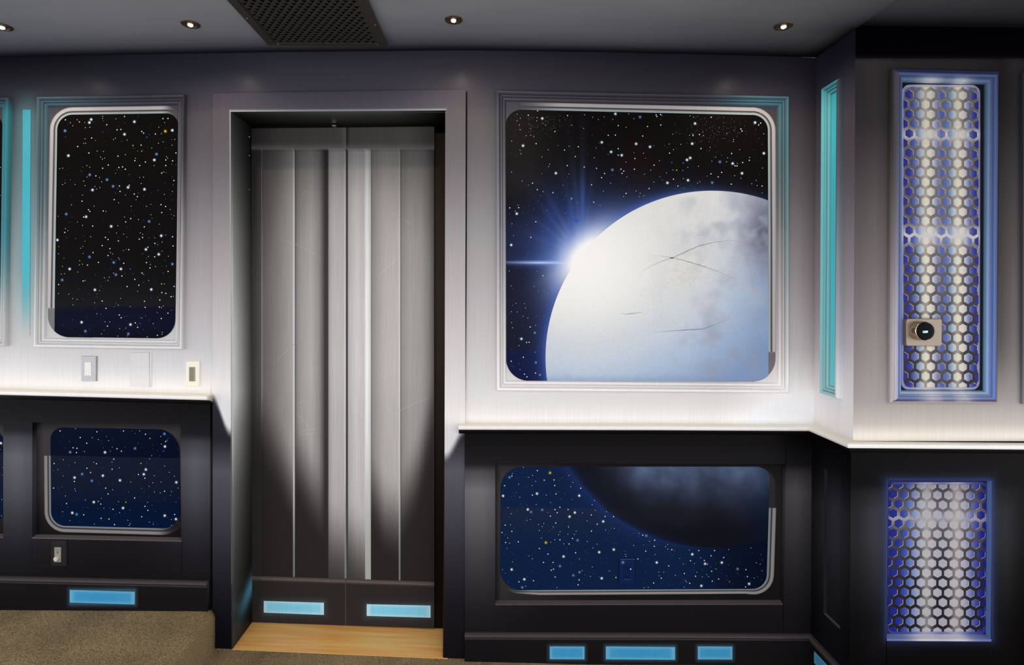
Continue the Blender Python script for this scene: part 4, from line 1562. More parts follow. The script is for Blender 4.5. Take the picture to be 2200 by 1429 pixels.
def planet_col(x, y):
    dx, dy = (x - PC[0]) / PRD, (y - PC[1]) / PRD
    # white towards the flare, blue away from it and towards the bottom
    q = math.hypot(x - SUN[0], y - SUN[1]) + 0.35 * (y - 600) + 14 * fbm(x, y, 0.008, 1.5)
    c = ramp(q, [(40, (248, 246, 238)), (110, (236, 236, 230)), (215, (214, 218, 219)), (285, (200, 210, 220)), (345, (180, 197, 216)), (400, (158, 179, 206)), (480, (134, 158, 194))])
    top = 1 - sstep(405, 700, y)
    c = mix(c, (224, 223, 216), 0.85 * top * (1 - sstep(1500, 1680, x)))
    # grey-violet smudges
    f = fbm(x, y, 0.016, 3.0) * 1.3
    g = sstep(-0.2, 0.9, f + 0.35 * sstep(1430, 1640, x) * (1 - sstep(480, 640, y)) + 0.12 * math.exp(-((x - 1530) ** 2 + (y - 640) ** 2) / 6000.0))
    c = mix(c, (156, 158, 172), 0.55 * g * sstep(1380, 1540, x))
    g2 = sstep(-0.3, 0.9, fbm(x, y, 0.02, 9.0) + 0.2)
    c = mix(c, (200, 204, 210), 0.35 * g2 * sstep(1330, 1480, x) * (1 - sstep(640, 760, y)))
    # darker top right shoulder
    c = mix(c, (112, 112, 130), 0.6 * sstep(1570, 1660, x) * (1 - sstep(420, 560, abs(y - 100) * 1.0)) + 0.7 * math.exp(-(((x - 1650) / 48.0) ** 2 + ((y - 500) / 50.0) ** 2)) * sstep(-.5, .5, fbm(x, y, 0.03, 12.0) + .1))
    # warm white patch with craters
    c = mix(c, (226, 224, 214), 0.75 * math.exp(-(((x - 1470) / 62.0) ** 2 + ((y - 585) / 42.0) ** 2)))
    c = mix(c, (222, 222, 220), 0.35 * math.exp(-(((x - 1450) / 90.0) ** 2 + ((y - 650) / 40.0) ** 2)))
    fine = 1 + 0.025 * nz(x, y, 0.25, 5.0) + 0.02 * nz(x, y, 0.6, 8.0)
    c = (c[0] * fine, c[1] * fine, c[2] * fine)
    c = mix(c, (128, 150, 186), 0.5 * sstep(800, 822, y + 6 * nz(x, y, 0.08, 1.0)))
    # edge of the disc facing the sun glows white
    s = math.hypot(x - SUN[0], y - SUN[1])
    c = mix(c, (252, 250, 243), math.exp(-(s / 120.0) ** 2))
    return c


def sky_big(x, y):
    r = max(PRD, math.hypot(x - PC[0], y - PC[1]))
    c = mix((15, 12, 11), (31, 28, 26), math.exp(-((x - 1110) / 80.0) ** 2) * (1 - sstep(380, 470, y)))
    c = mix(c, (26, 14, 12), 0.8 * math.exp(-(((x - 1370) / 50.0) ** 2 + ((y - 355) / 55.0) ** 2)))
    c = mix(c, (26, 28, 44), sstep(420, 520, y) * (1 - sstep(1200, 1400, x)))
    if y > 751:
        c = mix(c, (16, 26, 66), 0.75)
    dx, dy = x - SUN[0], y - SUN[1]
    s = math.hypot(dx, dy)
    ang = math.degrees(math.atan2(-dy, dx))     # 90 is up
    # broad blue glow, strongest above the sun
    up = math.exp(-(s / (104.0 if dy < 0 else 56.0)) ** 1.6)
    c = mix(c, (70, 104, 190), 0.95 * up)
    c = mix(c, (32, 48, 104), 0.4 * math.exp(-((x - 1235) / 95.0) ** 2) * sstep(330, 470, y) * (1 if dy < 0 else math.exp(-dy / 60)))
    c = mix(c, (150, 178, 238), 0.95 * math.exp(-(s / 62.0) ** 2))
    # beams
    beams = [(96, 2.6, 190, .35), (90, 2.0, 210, .4), (103, 2.5, 170, .22), (128, 2.0, 100, .55), (140, 2.0, 95, .5), (119, 2.5, 130, .3), (84, 3, 150, .25), (208, 3, 100, .28), (225, 3, 95, .22), (155, 3, 110, .2)]
    for (a0, wd, ln, st) in beams:
        d = abs((ang - a0 + 180) % 360 - 180)
        c = mix(c, (140, 166, 235), 0.62 * st * math.exp(-(d / wd) ** 2) * math.exp(-(s / ln) ** 2.2) * sstep(18, 50, s))
    # long vertical veils
    c = mix(c, (58, 90, 170), 0.55 * math.exp(-((x - 1251) / 6.0) ** 2) * sstep(330, 470, y) * (1 if dy < 0 else 0))
    c = mix(c, (50, 80, 160), 0.45 * math.exp(-((x - 1228) / 10.0) ** 2) * sstep(390, 480, y) * (1 if dy < 0 else 0))
    c = mix(c, (44, 66, 130), 0.4 * math.exp(-((x - 1185) / 16.0) ** 2) * sstep(380, 480, y) * (1 if dy < 0 else 0))
    # horizontal flare
    yy = 564 + (x - 1087) * 0.004
    if x < SUN[0]:
        c = mix(c, (60, 100, 190), 0.8 * math.exp(-((y - yy) / 9.0) ** 2) * sstep(1040, 1200, x))
        c = mix(c, (205, 225, 252), min(1, 0.35 + 0.8 * sstep(1085, 1190, x)) * math.exp(-((y - yy) / 2.8) ** 2))
    # blue rim along the limb
    d = r - PRD
    near = math.exp(-((x - 1290) / 190.0) ** 2) if y < 556 else math.exp(-((y - 600) / 170.0) ** 2) * 0.9 + .35
    c = mix(c, (92, 126, 214), min(1, 0.95 * near + 0.18) * math.exp(-d / 11.0))
    c = mix(c, (38, 56, 112), 0.6 * near * math.exp(-d / 26.0))
    ex, ey = dx * 0.67 - dy * 0.74, dx * 0.74 + dy * 0.67
    c = mix(c, (160, 184, 240), 0.8 * math.exp(-(math.hypot((ex - 8) / 1.9, ey) / 52.0) ** 2))
    c = mix(c, (253, 251, 246), min(1.0, 1.3 * math.exp(-(math.hypot((ex - 8) / 1.9, ey) / 36.0) ** 2.2)))
    return c


PC2, PR2 = (1530.0, 812.0), 364.0


def sky_lr(x, y, planet=False):
    c = mix((15, 34, 68), (9, 18, 40), sstep(1450, 1620, x))
    c = mix(c, (20, 28, 56), (1 - sstep(1000, 1080, y)) * sstep(1150, 1220, x))
    if y >= 1091:
        c = mix(c, (29, 40, 64), 0.8 * (1 - sstep(1091, 1180, y)) * (1 - sstep(1300, 1420, x)))
    r = math.hypot(x - PC2[0], y - PC2[1])
    if r < PR2 and planet:
        c = mix((18, 19, 27), (15, 24, 44), sstep(1560, 1660, x))
        v = 1 - sstep(995, 1150, y + 16 * nz(x, y, 0.012, 2.0) + 30 * (1 - sstep(1300, 1450, x)))
        h = sstep(1240, 1400, x)
        m_ = 0.85 + 0.35 * fbm(x, y, 0.02, 6.0)
        c = mix(c, (88, 106, 136), min(1, v ** 1.3 * h * m_ * (0.98 - 0.35 * sstep(1600, 1660, x))))
        c = mix(c, (28, 46, 92), 0.85 * math.exp(-((PR2 - r) / 10.0)) * (1 - sstep(1300, 1560, x)))
    else:
        c = mix(c, (28, 50, 104), 0.8 * math.exp(-(max(0, r - PR2) / 16.0)) * (1 - sstep(1320, 1560, x)))
    if y >= 1091 and r < PR2 and planet:
        c = mix(c, (27, 27, 36), 0.6 * (1 - sstep(1091, 1150, y)) * (1 - sstep(1450, 1600, x)))
    return c


BANDC = [(0, (150, 168, 166)), (.2, (156, 164, 162)), (.3, (120, 120, 122)), (.36, (58, 56, 60)), (.46, (62, 60, 64)), (.54, (170, 164, 161)), (.75, (176, 170, 166)), (.92, (160, 156, 156)), (1, (112, 110, 114))]


def band_fn(gain, fade=None, wallc=None):
    def f(o, x, y, arc_):
        c = ramp(o, BANDC)
        g = gain(x, y)
        c = (c[0] * g, c[1] * g, c[2] * g)
        if fade:
            c = mix(c, wallc(x, y), fade(x, y))
        return c
    return f


MPROF = [(0, 0.0), (0, 0.012), (0.8, 0.018), (2.8, 0.021), (5.2, 0.020), (7.0, 0.014), (7.8, 0.0115), (8.4, 0.0115), (10.0, 0.0145), (12.0, 0.0135), (13.2, 0.0085), (14.0, 0.0075), (15.8, 0.0095), (17.6, 0.009), (19.0, 0.006), (20.3, 0.002), (21.0, 0.0)]


def frame(m, tl, tr, br, bl, prof, pos, col, scale=1.0, step=16):
    def ring(w_):
        out = []
        C = [Vector(tl), Vector(tr), Vector(br), Vector(bl)]
        for i in range(4):
            p, a, b = C[i], C[(i + 1) % 4], C[(i - 1) % 4]
            out.append(p + (a - p).normalized() * w_ + (b - p).normalized() * w_)
        return out
    rings = [(ring(w_ * scale), o) for (w_, o) in prof]
    C = rings[0][0]
    ns = [max(2, int((C[(i + 1) % 4] - C[i]).length / step)) for i in range(4)]
    # each side has its own vertices, so the mitres stay crisp
    for i in range(4):
        n = len(m.v)
        for ri, (r, o) in enumerate(rings):
            for k in range(ns[i] + 1):
                p = r[i].lerp(r[(i + 1) % 4], k / ns[i])
                m.v.append(pos(p.x, p.y, o))
                m.c.append(lin(col(p.x, p.y, i, ri / (len(rings) - 1))))
        kk = ns[i] + 1
        for j in range(len(rings) - 1):
            for k in range(ns[i]):
                q = n + j * kk + k
                m.f.append((q, q + 1, q + kk + 1, q + kk))


def line_shade(t):
    """hand-painted dark lines in the moulding's hollows"""
    return 1 - 0.42 * math.exp(-((t - 0.40) / 0.05) ** 2) - 0.30 * math.exp(-((t - 0.64) / 0.04) ** 2) - 0.25 * math.exp(-((t - 0.93) / 0.04) ** 2)


# ---- upper left porthole
def ul_col(px, py, side, t):
    c = wall_up(px, py)
    g = (1 + (line_shade(t) - 1) * (0.8 if py < 500 else 0.3)) * (1.04 + 0.10 * math.exp(-((t - .2) / .1) ** 2) + 0.08 * math.exp(-((t - .8) / .08) ** 2))  # hollows shaded and ridges highlighted in the colour
    c = (c[0] * g, c[1] * g, c[2] * g)
    tl_ = (1 - sstep(100, 330, px)) * (1 - sstep(330, 640, py))
    c = mix(c, (70, 104, 116), 0.55 * tl_)
    if side == 1 and py < 560:
        c = mix(c, (28, 28, 34), 0.75 * (1 - sstep(260, 520, py)) * math.exp(-((t - 0.12) / 0.1) ** 2))
    return c


e = empty('porthole_panel', P(240, 745), 'framed tall painting of black starry space left of the door, above the switches', 'wall panel', 'starry paintings')
m = M()
frame(m, (87, 211), (403, 206), (397, 750), (80, 745), MPROF, lambda x, y, o: P(x, y, o), ul_col, 0.93)
m.build('frame_moulding', WALLM, e)['label'] = 'moulded frame painted grey fading to white'
SH = Rounded((124, 247), (384, 243.5), (376.5, 727.5), (117.5, 724), (32, 27, 40, 14))
OUT = Rounded((106, 236), (384, 240), (376.5, 727.5), (103, 724), (48, 27, 40, 46))
m = M()
pos1 = lambda x, y: P(x, y, 0.0016)
# dark grey lower left reveal
OUT2 = Rounded((103.6, 655), (200, 657), (200, 726), (103, 724), (1, 1, 1, 46))
OUT2.fill(m, lambda x, y: P(x, y, 0.0010), lambda x, y: (118, 117, 116) if y > 662 else (150, 148, 146), 5)
pth = [(117.5, 662), (121, 440)] + arc(156.5, 279.5, 32.5, 180, 268, 10) + [(357, 244)] + arc(357, 271, 27, -90, -30, 5)
pth = dense(pth, 8)
m2 = M()


def fade_ul(x, y):
    return sstep(345, 378, x) * 1.0


band(m2, pth, 16.5, lambda x, y: P(x, y, 0.0012), band_fn(lambda x, y: tab(y, [(230, 1.0), (330, .98), (500, 1.06), (660, 1.12)]), fade_ul, lambda x, y: wall_up(x, y)))
m.v += []
nn = len(m.v)
m.f += [tuple(i + nn for i in f) for f in m2.f]
m.v += m2.v
m.c += m2.c
m.build('painted_reveal', WALLM, e)['label'] = 'painted light grey inner rim along the top and left'
m = M()


def clip_ul(v, l, r):
    x, y = SH.mp(0, v)
    vo = (y - 236) / (724 - 236) * OUT.H
    return l + max(0, (103 + OUT.inset(min(max(vo, 0), OUT.H), 'l')) - x - l) if y > 660 else l, r


SH.fill(m, pos1, sky_ul, 8, clip_ul)
stars(m, ST_UL, sky_ul, lambda x, y: P(x, y, 0.0022), SH, 130, seed=3)
m.build('star_painting', SKYM, e)['label'] = 'black space with white, blue and yellow stars'

# ---- far left porthole, only its right edge shows


def fl_col(px, py, side, t):
    c = wall_up(px, py)
    g = 1 + (line_shade(t) - 1) * (1 if py < 600 else 0.35)
    c = (c[0] * g, c[1] * g, c[2] * g)
    if px > -40:
        c = mix(c, (52, 132, 146), 0.8 * sstep(205, 250, py) * (1 - sstep(480, 690, py)))
    return c


e = empty('porthole_panel', P(-130, 740), 'framed starry painting cut off by the left edge of the photo, above the rail', 'wall panel', 'starry paintings')
m = M()
frame(m, (-290, 216), (27, 212), (20, 743), (-297, 739), MPROF, lambda x, y, o: P(x, y, o), fl_col, 0.93)
m.build('frame_moulding', WALLM, e)['label'] = 'moulded frame with cyan paint on its right side'
SHF = Rounded((-262, 250), (6.5, 247), (1.5, 722), (-268, 719), (30, 26, 40, 40))
m = M()
SHF.fill(m, pos1, sky_ul, 12)
stars(m, [(1, 420, 2, 'b'), (-6, 340, 1, 'w'), (2, 360, 1, 'w')], sky_ul, lambda x, y: P(x, y, 0.0022), SHF, 90, seed=13)
m.build('star_painting', SKYM, e)['label'] = 'black space with stars'

# ---- big planet porthole


def big_frame_col(px, py, side, t):
    c = wall_up(px, py)
    g = (1 + (line_shade(t) - 1) * (1.0 if py < 500 else 0.35)) * (1.05 + 0.10 * math.exp(-((t - .2) / .1) ** 2) + 0.08 * math.exp(-((t - .8) / .08) ** 2))  # moulding's shade and highlights put into the colour
    c = (c[0] * g, c[1] * g, c[2] * g)
    if side == 0:
        c = mix(c, (72, 112, 124), 0.85 * sstep(1470, 1650, px))
    if side == 1:
        cy = ramp(py, [(200, (74, 116, 128)), (420, (98, 150, 156)), (600, (120, 168, 170)), (800, (190, 200, 198))])
        k = tab(py, [(200, .85), (380, .7), (520, .45), (700, .25), (840, .08)]) * (1 if t < .5 else tab(py, [(200, 1), (320, .8), (450, .35), (700, .2)]))
        c = mix(c, (cy[0] * line_shade(t), cy[1] * line_shade(t), cy[2] * line_shade(t)), k)
        if t < 0.1:
            c = mix(c, (20, 16, 16), 0.8 * (1 - sstep(520, 820, py)))
    if side == 3:
        c = mix(c, (c[0] * .9, c[1] * .9, c[2] * .94), 1 - sstep(500, 700, py))
    return c


e = empty('porthole_panel', P(1380, 842), 'largest framed painting, a bright pale planet with a blue sun flare', 'wall panel', 'starry paintings')
m = M()
frame(m, (1066, 197), (1690.5, 210), (1690, 843), (1067, 838), MPROF, lambda x, y, o: P(x, y, o), big_frame_col, 1.0)
m.build('frame_moulding', WALLM, e)['label'] = 'moulded frame, cyan at the top right'
SB = Rounded((1087, 235.5), (1649, 248), (1650.5, 820), (1087, 818), (33, 33, 14, 48))
m = M()
BR = Rounded((1600, 748), (1666, 749), (1666, 820), (1600, 819), (1, 1, 50, 1))
BR.fill(m, lambda x, y: P(x, y, 0.0008), lambda x, y: ramp(y, [(755, (150, 146, 146)), (758, (112, 108, 112)), (820, (128, 124, 126))]), 4)
pth = [(1118, 236)] + [(1616, 247.2)] + arc(1616, 280.5, 33.5, -88, 0, 10) + [(1650.5, 500), (1650.5, 756)]
pth = dense(pth, 8)
m2 = M()
band(m2, pth, 16.5, lambda x, y: P(x, y, 0.0012), band_fn(lambda x, y: 1.0 if x < 1600 else tab(y, [(240, 1.0), (500, 1.06), (760, 1.1)]),
                                                        lambda x, y: (1 - sstep(1112, 1210, x)) * 0.92, lambda x, y: wall_up(x, y)))
nn = len(m.v)
m.f += [tuple(i + nn for i in f) for f in m2.f]
m.v += m2.v
m.c += m2.c
m.build('painted_reveal', WALLM, e)['label'] = 'painted light grey inner rim along the top and right'
m = M()
OB = Rounded((1087, 235.5), (1666, 248), (1666, 820), (1087, 818), (33, 33, 50, 48))


def clip_big(v, l, r):
    r2 = OB.W - OB.inset(min(v, OB.H), 'r')
    return l, min(r, r2 if v > SB.H - 60 else r)


SB.r = (33, 33, 0.01, 48)
SB.fill(m, pos1, sky_big, 3.2, clip_big)


def disc_rows(m, shape, C, R, clip, col, z, step=3.0, nx=110):
    """the part of a painted disc inside the rounded shape, its limb cut cleanly"""
    tl, tr, br, bl = shape.tl, shape.tr, shape.br, shape.bl
    ya = max(C[1] - R + 0.02, tl[1])
    yb = min(C[1] + R - 0.02, bl[1] + 1.0)
    ys_ = set()
    for k in range(31):
        for yy in (C[1] - R + R * (1 - math.cos(math.pi / 2 * k / 30)), C[1] + R - R * (1 - math.cos(math.pi / 2 * k / 30))):
            ys_.add(round(yy, 2))
    ys_ |= set(round(v, 2) for v in lsp(ya, yb, step)) | {round(ya, 2), round(yb, 2)}
    ys_ |= set(round(bl[1] + 1 - shape.r[2] * (1 - math.cos(math.pi / 2 * k / 12)), 2) for k in range(13))
    ys_ = sorted(y for y in ys_ if ya - 0.01 <= y <= yb + 0.01)
    n = len(m.v)
    for y in ys_:
        vl = min(max((y - tl[1]) / (bl[1] - tl[1]), 0), 1)
        vr = min(max((y - tr[1]) / (br[1] - tr[1]), 0), 1)
        xl = lerp(tl[0], bl[0], vl) + shape.inset(vl * shape.H, 'l')
        if clip:
            xr_ = shape.mp(clip(vr * shape.H, 0, shape.W)[1], vr * shape.H)[0]
        else:
            xr_ = lerp(tr[0], br[0], vr) - shape.inset(vr * shape.H, 'r')
        q = math.sqrt(max(0.0, R * R - (y - C[1]) ** 2))
        x0, x1 = max(xl, C[0] - q), min(xr_, C[0] + q)
        for i in range(nx + 1):
            x = lerp(x0, x1, i / nx)
            m.v.append(P(x, y, z))
            m.c.append(lin(col(x, y)))
    k = nx + 1
    for j in range(len(ys_) - 1):
        for i in range(nx):
            q = n + j * k + i
            m.f.append((q, q + 1, q + k + 1, q + k))


disc_rows(m, SB, PC, PRD, clip_big, planet_col, 0.0019)


def ok_big(x, y):
    return math.hypot(x - PC[0], y - PC[1]) > PRD + 9 and math.hypot(x - SUN[0], y - SUN[1]) > 75 and abs(y - 564) > 8


stars(m, [s for s in ST_BIG if ok_big(s[0], s[1]) and SB.inside(s[0], s[1], 1)], sky_big, lambda x, y: P(x, y, 0.0022), SB, 170, ok_big, seed=5, blue=0.3)
# speckle of the two faint star clouds
rnd = random.Random(21)
for _ in range(300):
    if rnd.random() < 0.5:
        x, y = rnd.gauss(1165, 30), rnd.gauss(262, 16)
    else:
        x, y = rnd.gauss(1530, 42), rnd.gauss(280, 26)
    if SB.inside(x, y) and y > 250:
        star(m, x, y, rnd.choice([.35, .45]), 'd', sky_big(x, y), lambda a, b: P(a, b, 0.0021))
m.build('planet_painting', SKYM, e)['label'] = 'pale planet with a blue-white flare before black space'
# cracks and crater texture built up in the paint
m = M()
CR = [[(1395, 549), (1420, 550), (1450, 555), (1480, 563), (1510, 572), (1540, 583), (1575, 598), (1596, 602)],
      [(1370, 590), (1392, 575), (1420, 562), (1450, 552), (1475, 540), (1500, 529), (1530, 522), (1565, 517), (1607, 520)],
      [(1396, 715), (1430, 712), (1460, 710), (1510, 707), (1535, 698), (1560, 686), (1574, 680)],
      [(1328, 673), (1345, 675), (1365, 673), (1386, 670)]]
for c_ in CR:
    pts = dense(c_, 5)
    for lay, (dy, w_, tone) in enumerate(((0, 0.9, -52), (1.4, 0.6, 20))):
        n = len(m.v)
        for i, (x, y) in enumerate(pts):
            t = i / (len(pts) - 1)
            ww = w_ * (0.25 + 0.9 * math.sin(math.pi * t))
            jy = 0.9 * nz(x, y, 0.15, 2.0)
            b = planet_col(x, y)
            cc = tuple(max(0, v + tone * math.sin(math.pi * min(1, t + .04))) for v in b)
            for sg in (-1, 1):
                m.v.append(P(x, y + dy + jy + sg * ww, 0.0024))
                m.c.append(lin(cc))
        for i in range(len(pts) - 1):
            q = n + i * 2
            m.f.append((q, q + 2, q + 3, q + 1))
rnd = random.Random(4)
for _ in range(260):
    if rnd.random() < 0.62:
        x, y = rnd.gauss(1466, 22), rnd.gauss(585, 14)
    elif rnd.random() < .5:
        x, y = rnd.gauss(1545, 18), rnd.gauss(598, 12)
    else:
        x, y = rnd.gauss(1505, 28), rnd.gauss(508, 12)
    r = rnd.uniform(0.9, 2.0)
    b = planet_col(x, y)
    n = len(m.v)
    for k in range(8):
        t = 2 * math.pi * k / 8
        m.v.append(P(x + r * math.cos(t), y + r * math.sin(t), 0.0024))
        sh = 16 * -math.sin(t) * (1) - 8 * math.cos(t)
        m.c.append(lin(tuple(v + sh for v in b)))
    m.v.append(P(x, y, 0.0034))
    m.c.append(lin(tuple(v + 5 for v in b)))
    for k in range(8):
        m.f.append((n + 8, n + k, n + (k + 1) % 8))
m.build('planet_relief', SKYM, e)['label'] = 'cracks and tiny craters on the planet'

# ---- lower left recess painting


def rec_back(tint):
    def f(x, y):
        return tint
    return f


def recess(m, hole, tints):
    """painted back of the recess and its lower ledge; hole in photo coordinates"""
    (tl, tr, br, bl) = hole
    n = 14
    for j in range(n):
        pass
    nu, nv = 30, 24

    def pt(s, t):
        x = lerp(lerp(tl[0], tr[0], s), lerp(bl[0], br[0], s), t)
        y = lerp(lerp(tl[1], tr[1], s), lerp(bl[1], br[1], s), t)
        return x, y
    m.grid([i / nu for i in range(nu + 1)], [j / nv for j in range(nv + 1)], lambda s, t: P(pt(s, t)[0] + (s - .5) * 14, pt(s, t)[1], 0.0006), lambda s, t: tints(*pt(s, t)))


def ledge(m, hole, col, d=6.0):  # ledge colour is raised to paint in the light it catches
    (tl, tr, br, bl) = hole
    a = P(bl[0], bl[1], WOFF)
    b = P(br[0], br[1], WOFF)
    m.add([(a[0], a[1], a[2]), (b[0], b[1], b[2]), (b[0], D - 0.001, b[2] + 0.004), (a[0], D - 0.001, a[2] + 0.004)], [(0, 1, 2, 3)], [col] * 4)
    m.add([(a[0], a[1] - 0.0005, a[2] - 0.0035), (b[0], b[1] - 0.0005, b[2] - 0.0035), (b[0], b[1], b[2]), (a[0], a[1], a[2])], [(0, 1, 2, 3)], [col] * 4)


def ll_tint(x, y):
    c = wall_low(x, y)
    k = 1 - sstep(1050, 1150, y)
    return mix((24, 21, 23), (56, 52, 54), k * (1 - sstep(1000, 1090, y) * .4) * sstep(905, 930, y))


e = empty('porthole_panel', P(237, 1155), 'small recessed painting of stars on navy, under the rail left of the door', 'wall panel', 'starry paintings')
m = M()
recess(m, HOLE_LL, ll_tint)
m.build('recess_back', WALLM, e)
m = M()
ledge(m, HOLE_LL, (92, 84, 82))
m.build('recess_ledge', WALLM, wll)
SL = Rounded((109, 918), (385.5, 923), (388.5, 1136), (110.5, 1129), (26, 46, 40, 30))
OL = Rounded((95, 918), (385.5, 923), (388.5, 1147), (95, 1140), (26, 46, 45, 44))
m = M()
pth = dense([(109.5, 979), (110.5, 1099)] + arc(140.5, 1099, 30, 180, 92, 10) + [(349, 1135)] + arc(348.5, 1095, 40, 88, 30, 6), 8)
pth = pth[::-1]
m2 = M()
band(m2, pth, 14.5, lambda x, y: P(x, y, 0.0012), band_fn(lambda x, y: 0.80, lambda x, y: 0.9 * sstep(335, 378, x), ll_tint))
nn = len(m.v)
m.f += [tuple(i + nn for i in f) for f in m2.f]
m.v += m2.v
m.c += m2.c
m.build('painted_reveal', WALLM, e)['label'] = 'painted light rim along the left and bottom'
m = M()
SL.fill(m, pos1, sky_ll, 6, hard=(61,))
stars(m, ST_LL, sky_ll, lambda x, y: P(x, y, 0.0022), SL, 90, seed=8, blue=.4)
m.build('star_painting', SKYM, e)['label'] = 'navy space with stars'

e = empty('porthole_panel', P(-130, 1148), 'small recessed starry painting cut off by the left edge of the photo, under the rail', 'wall panel', 'starry paintings')
m = M()
recess(m, HOLE_FL, ll_tint)
m.build('recess_back', WALLM, e)
m = M()
ledge(m, HOLE_FL, (88, 80, 78))
m.build('recess_ledge', WALLM, wll)
SF = Rounded((-262, 912), (12.5, 917), (13.5, 1127), (-262, 1120), (26, 46, 40, 30))
m = M()
SF.fill(m, pos1, sky_ll, 9)
stars(m, [(3, 952, 3, 'w'), (8, 1004, 1, 'w'), (5, 1073, 1, 'w'), (4, 1108, 1, 'w')], sky_ll, lambda x, y: P(x, y, 0.0022), SF, 70, seed=18)
m.build('star_painting', SKYM, e)['label'] = 'navy space with stars'

# ---- lower right recess painting


def lr_tint(x, y):
    if x < 1067.5 or y < 995:  # shadow line painted along the left and top edges
        return (7, 6, 7)
    c = ramp(x, [(1064, (76, 73, 73)), (1090, (60, 57, 58)), (1300, (30, 28, 29)), (1640, (30, 29, 28)), (1683, (36, 35, 33))])
    k = tab(y, [(992, .7), (1060, 1.15), (1130, 1.1), (1200, .95), (1291, .8)])
    return (c[0] * k, c[1] * k, c[2] * k)


e = empty('porthole_panel', P(1370, 1292), 'long recessed painting of a dark planet underside and stars, below the bright planet', 'wall panel', 'starry paintings')
m = M()
recess(m, HOLE_LR, lr_tint)
m.build('recess_back', WALLM, e)
m = M()
ledge(m, HOLE_LR, (84, 75, 76))
m.build('recess_ledge', WALLM, wlb)
SR = Rounded((1075.5, 1002.5), (1654, 1003), (1646, 1265), (1073.5, 1268), (47, 26, 30, 48))
ORR = Rounded((1075.5, 1002.5), (1667, 1003), (1662, 1277), (1073.5, 1268), (47, 45, 46, 48))
m = M()
TR_ = Rounded((1610, 1003), (1667, 1003.5), (1664, 1100), (1610, 1100), (1, 42, 1, 1))
TR_.fill(m, lambda x, y: P(x, y, 0.0008), lambda x, y: (50, 46, 50), 5)
pth = dense([(1651.5, 1091), (1647.5, 1225)] + arc(1616.5, 1234, 30.5, 0, 90, 10) + [(1300, 1267), (1110, 1268), (1090, 1264)], 8)
m2 = M()


def band_w(m, path, wf, pos, colf):
    n = len(m.v)
    offs = [0, .18, .3, .36, .46, .54, .75, .92, 1.0]
    P_ = [Vector(p) for p in path]
    for i, p in enumerate(P_):
        a = P_[max(0, i - 1)]
        b = P_[min(len(P_) - 1, i + 1)]
        d = (b - a).normalized()
        nrm = Vector((d.y, -d.x))
        for o in offs:
            q = p + nrm * (o * wf(p.x, p.y))
            m.v.append(pos(q.x, q.y))
            m.c.append(lin(colf(o, q.x, q.y, 0)))
    k = len(offs)
    for i in range(len(P_) - 1):
        for j in range(k - 1):
            q = n + i * k + j
            m.f.append((q, q + 1, q + k + 1, q + k))


band_w(m2, pth, lambda x, y: tab(x, [(1085, 2), (1110, 7), (1160, 10.5), (1600, 11), (1640, 15), (1655, 16)]), lambda x, y: P(x, y, 0.0012),
       band_fn(lambda x, y: 0.88, lambda x, y: 0.85 * (1 - sstep(1085, 1150, x)), lr_tint))
nn = len(m.v)
m.f += [tuple(i + nn for i in f) for f in m2.f]
m.v += m2.v
m.c += m2.c
m.build('painted_reveal', WALLM, e)['label'] = 'painted light rim along the bottom and right'
m = M()
SR.fill(m, pos1, sky_lr, 5, hard=(88.5,))
disc_rows(m, SR, PC2, PR2, None, lambda x, y: sky_lr(x, y, True), 0.0019, 4.0, 90)


def ok_lr(x, y):
    return math.hypot(x - PC2[0], y - PC2[1]) > PR2 + 3 and not (1328 < x < 1366 and 1196 < y < 1256)


onplate = [s for s in ST_LR if 1330 < s[0] < 1364 and 1198 < s[1] < 1254]
stars(m, [s for s in ST_LR if s not in onplate], sky_lr, lambda x, y: P(x, y, 0.0022), SR, 190, ok_lr, seed=9, blue=.45)
m.build('planet_painting', SKYM, e)['label'] = 'dark planet edge over navy starry space'

# ------------------------------------------------------------------ honeycomb panels


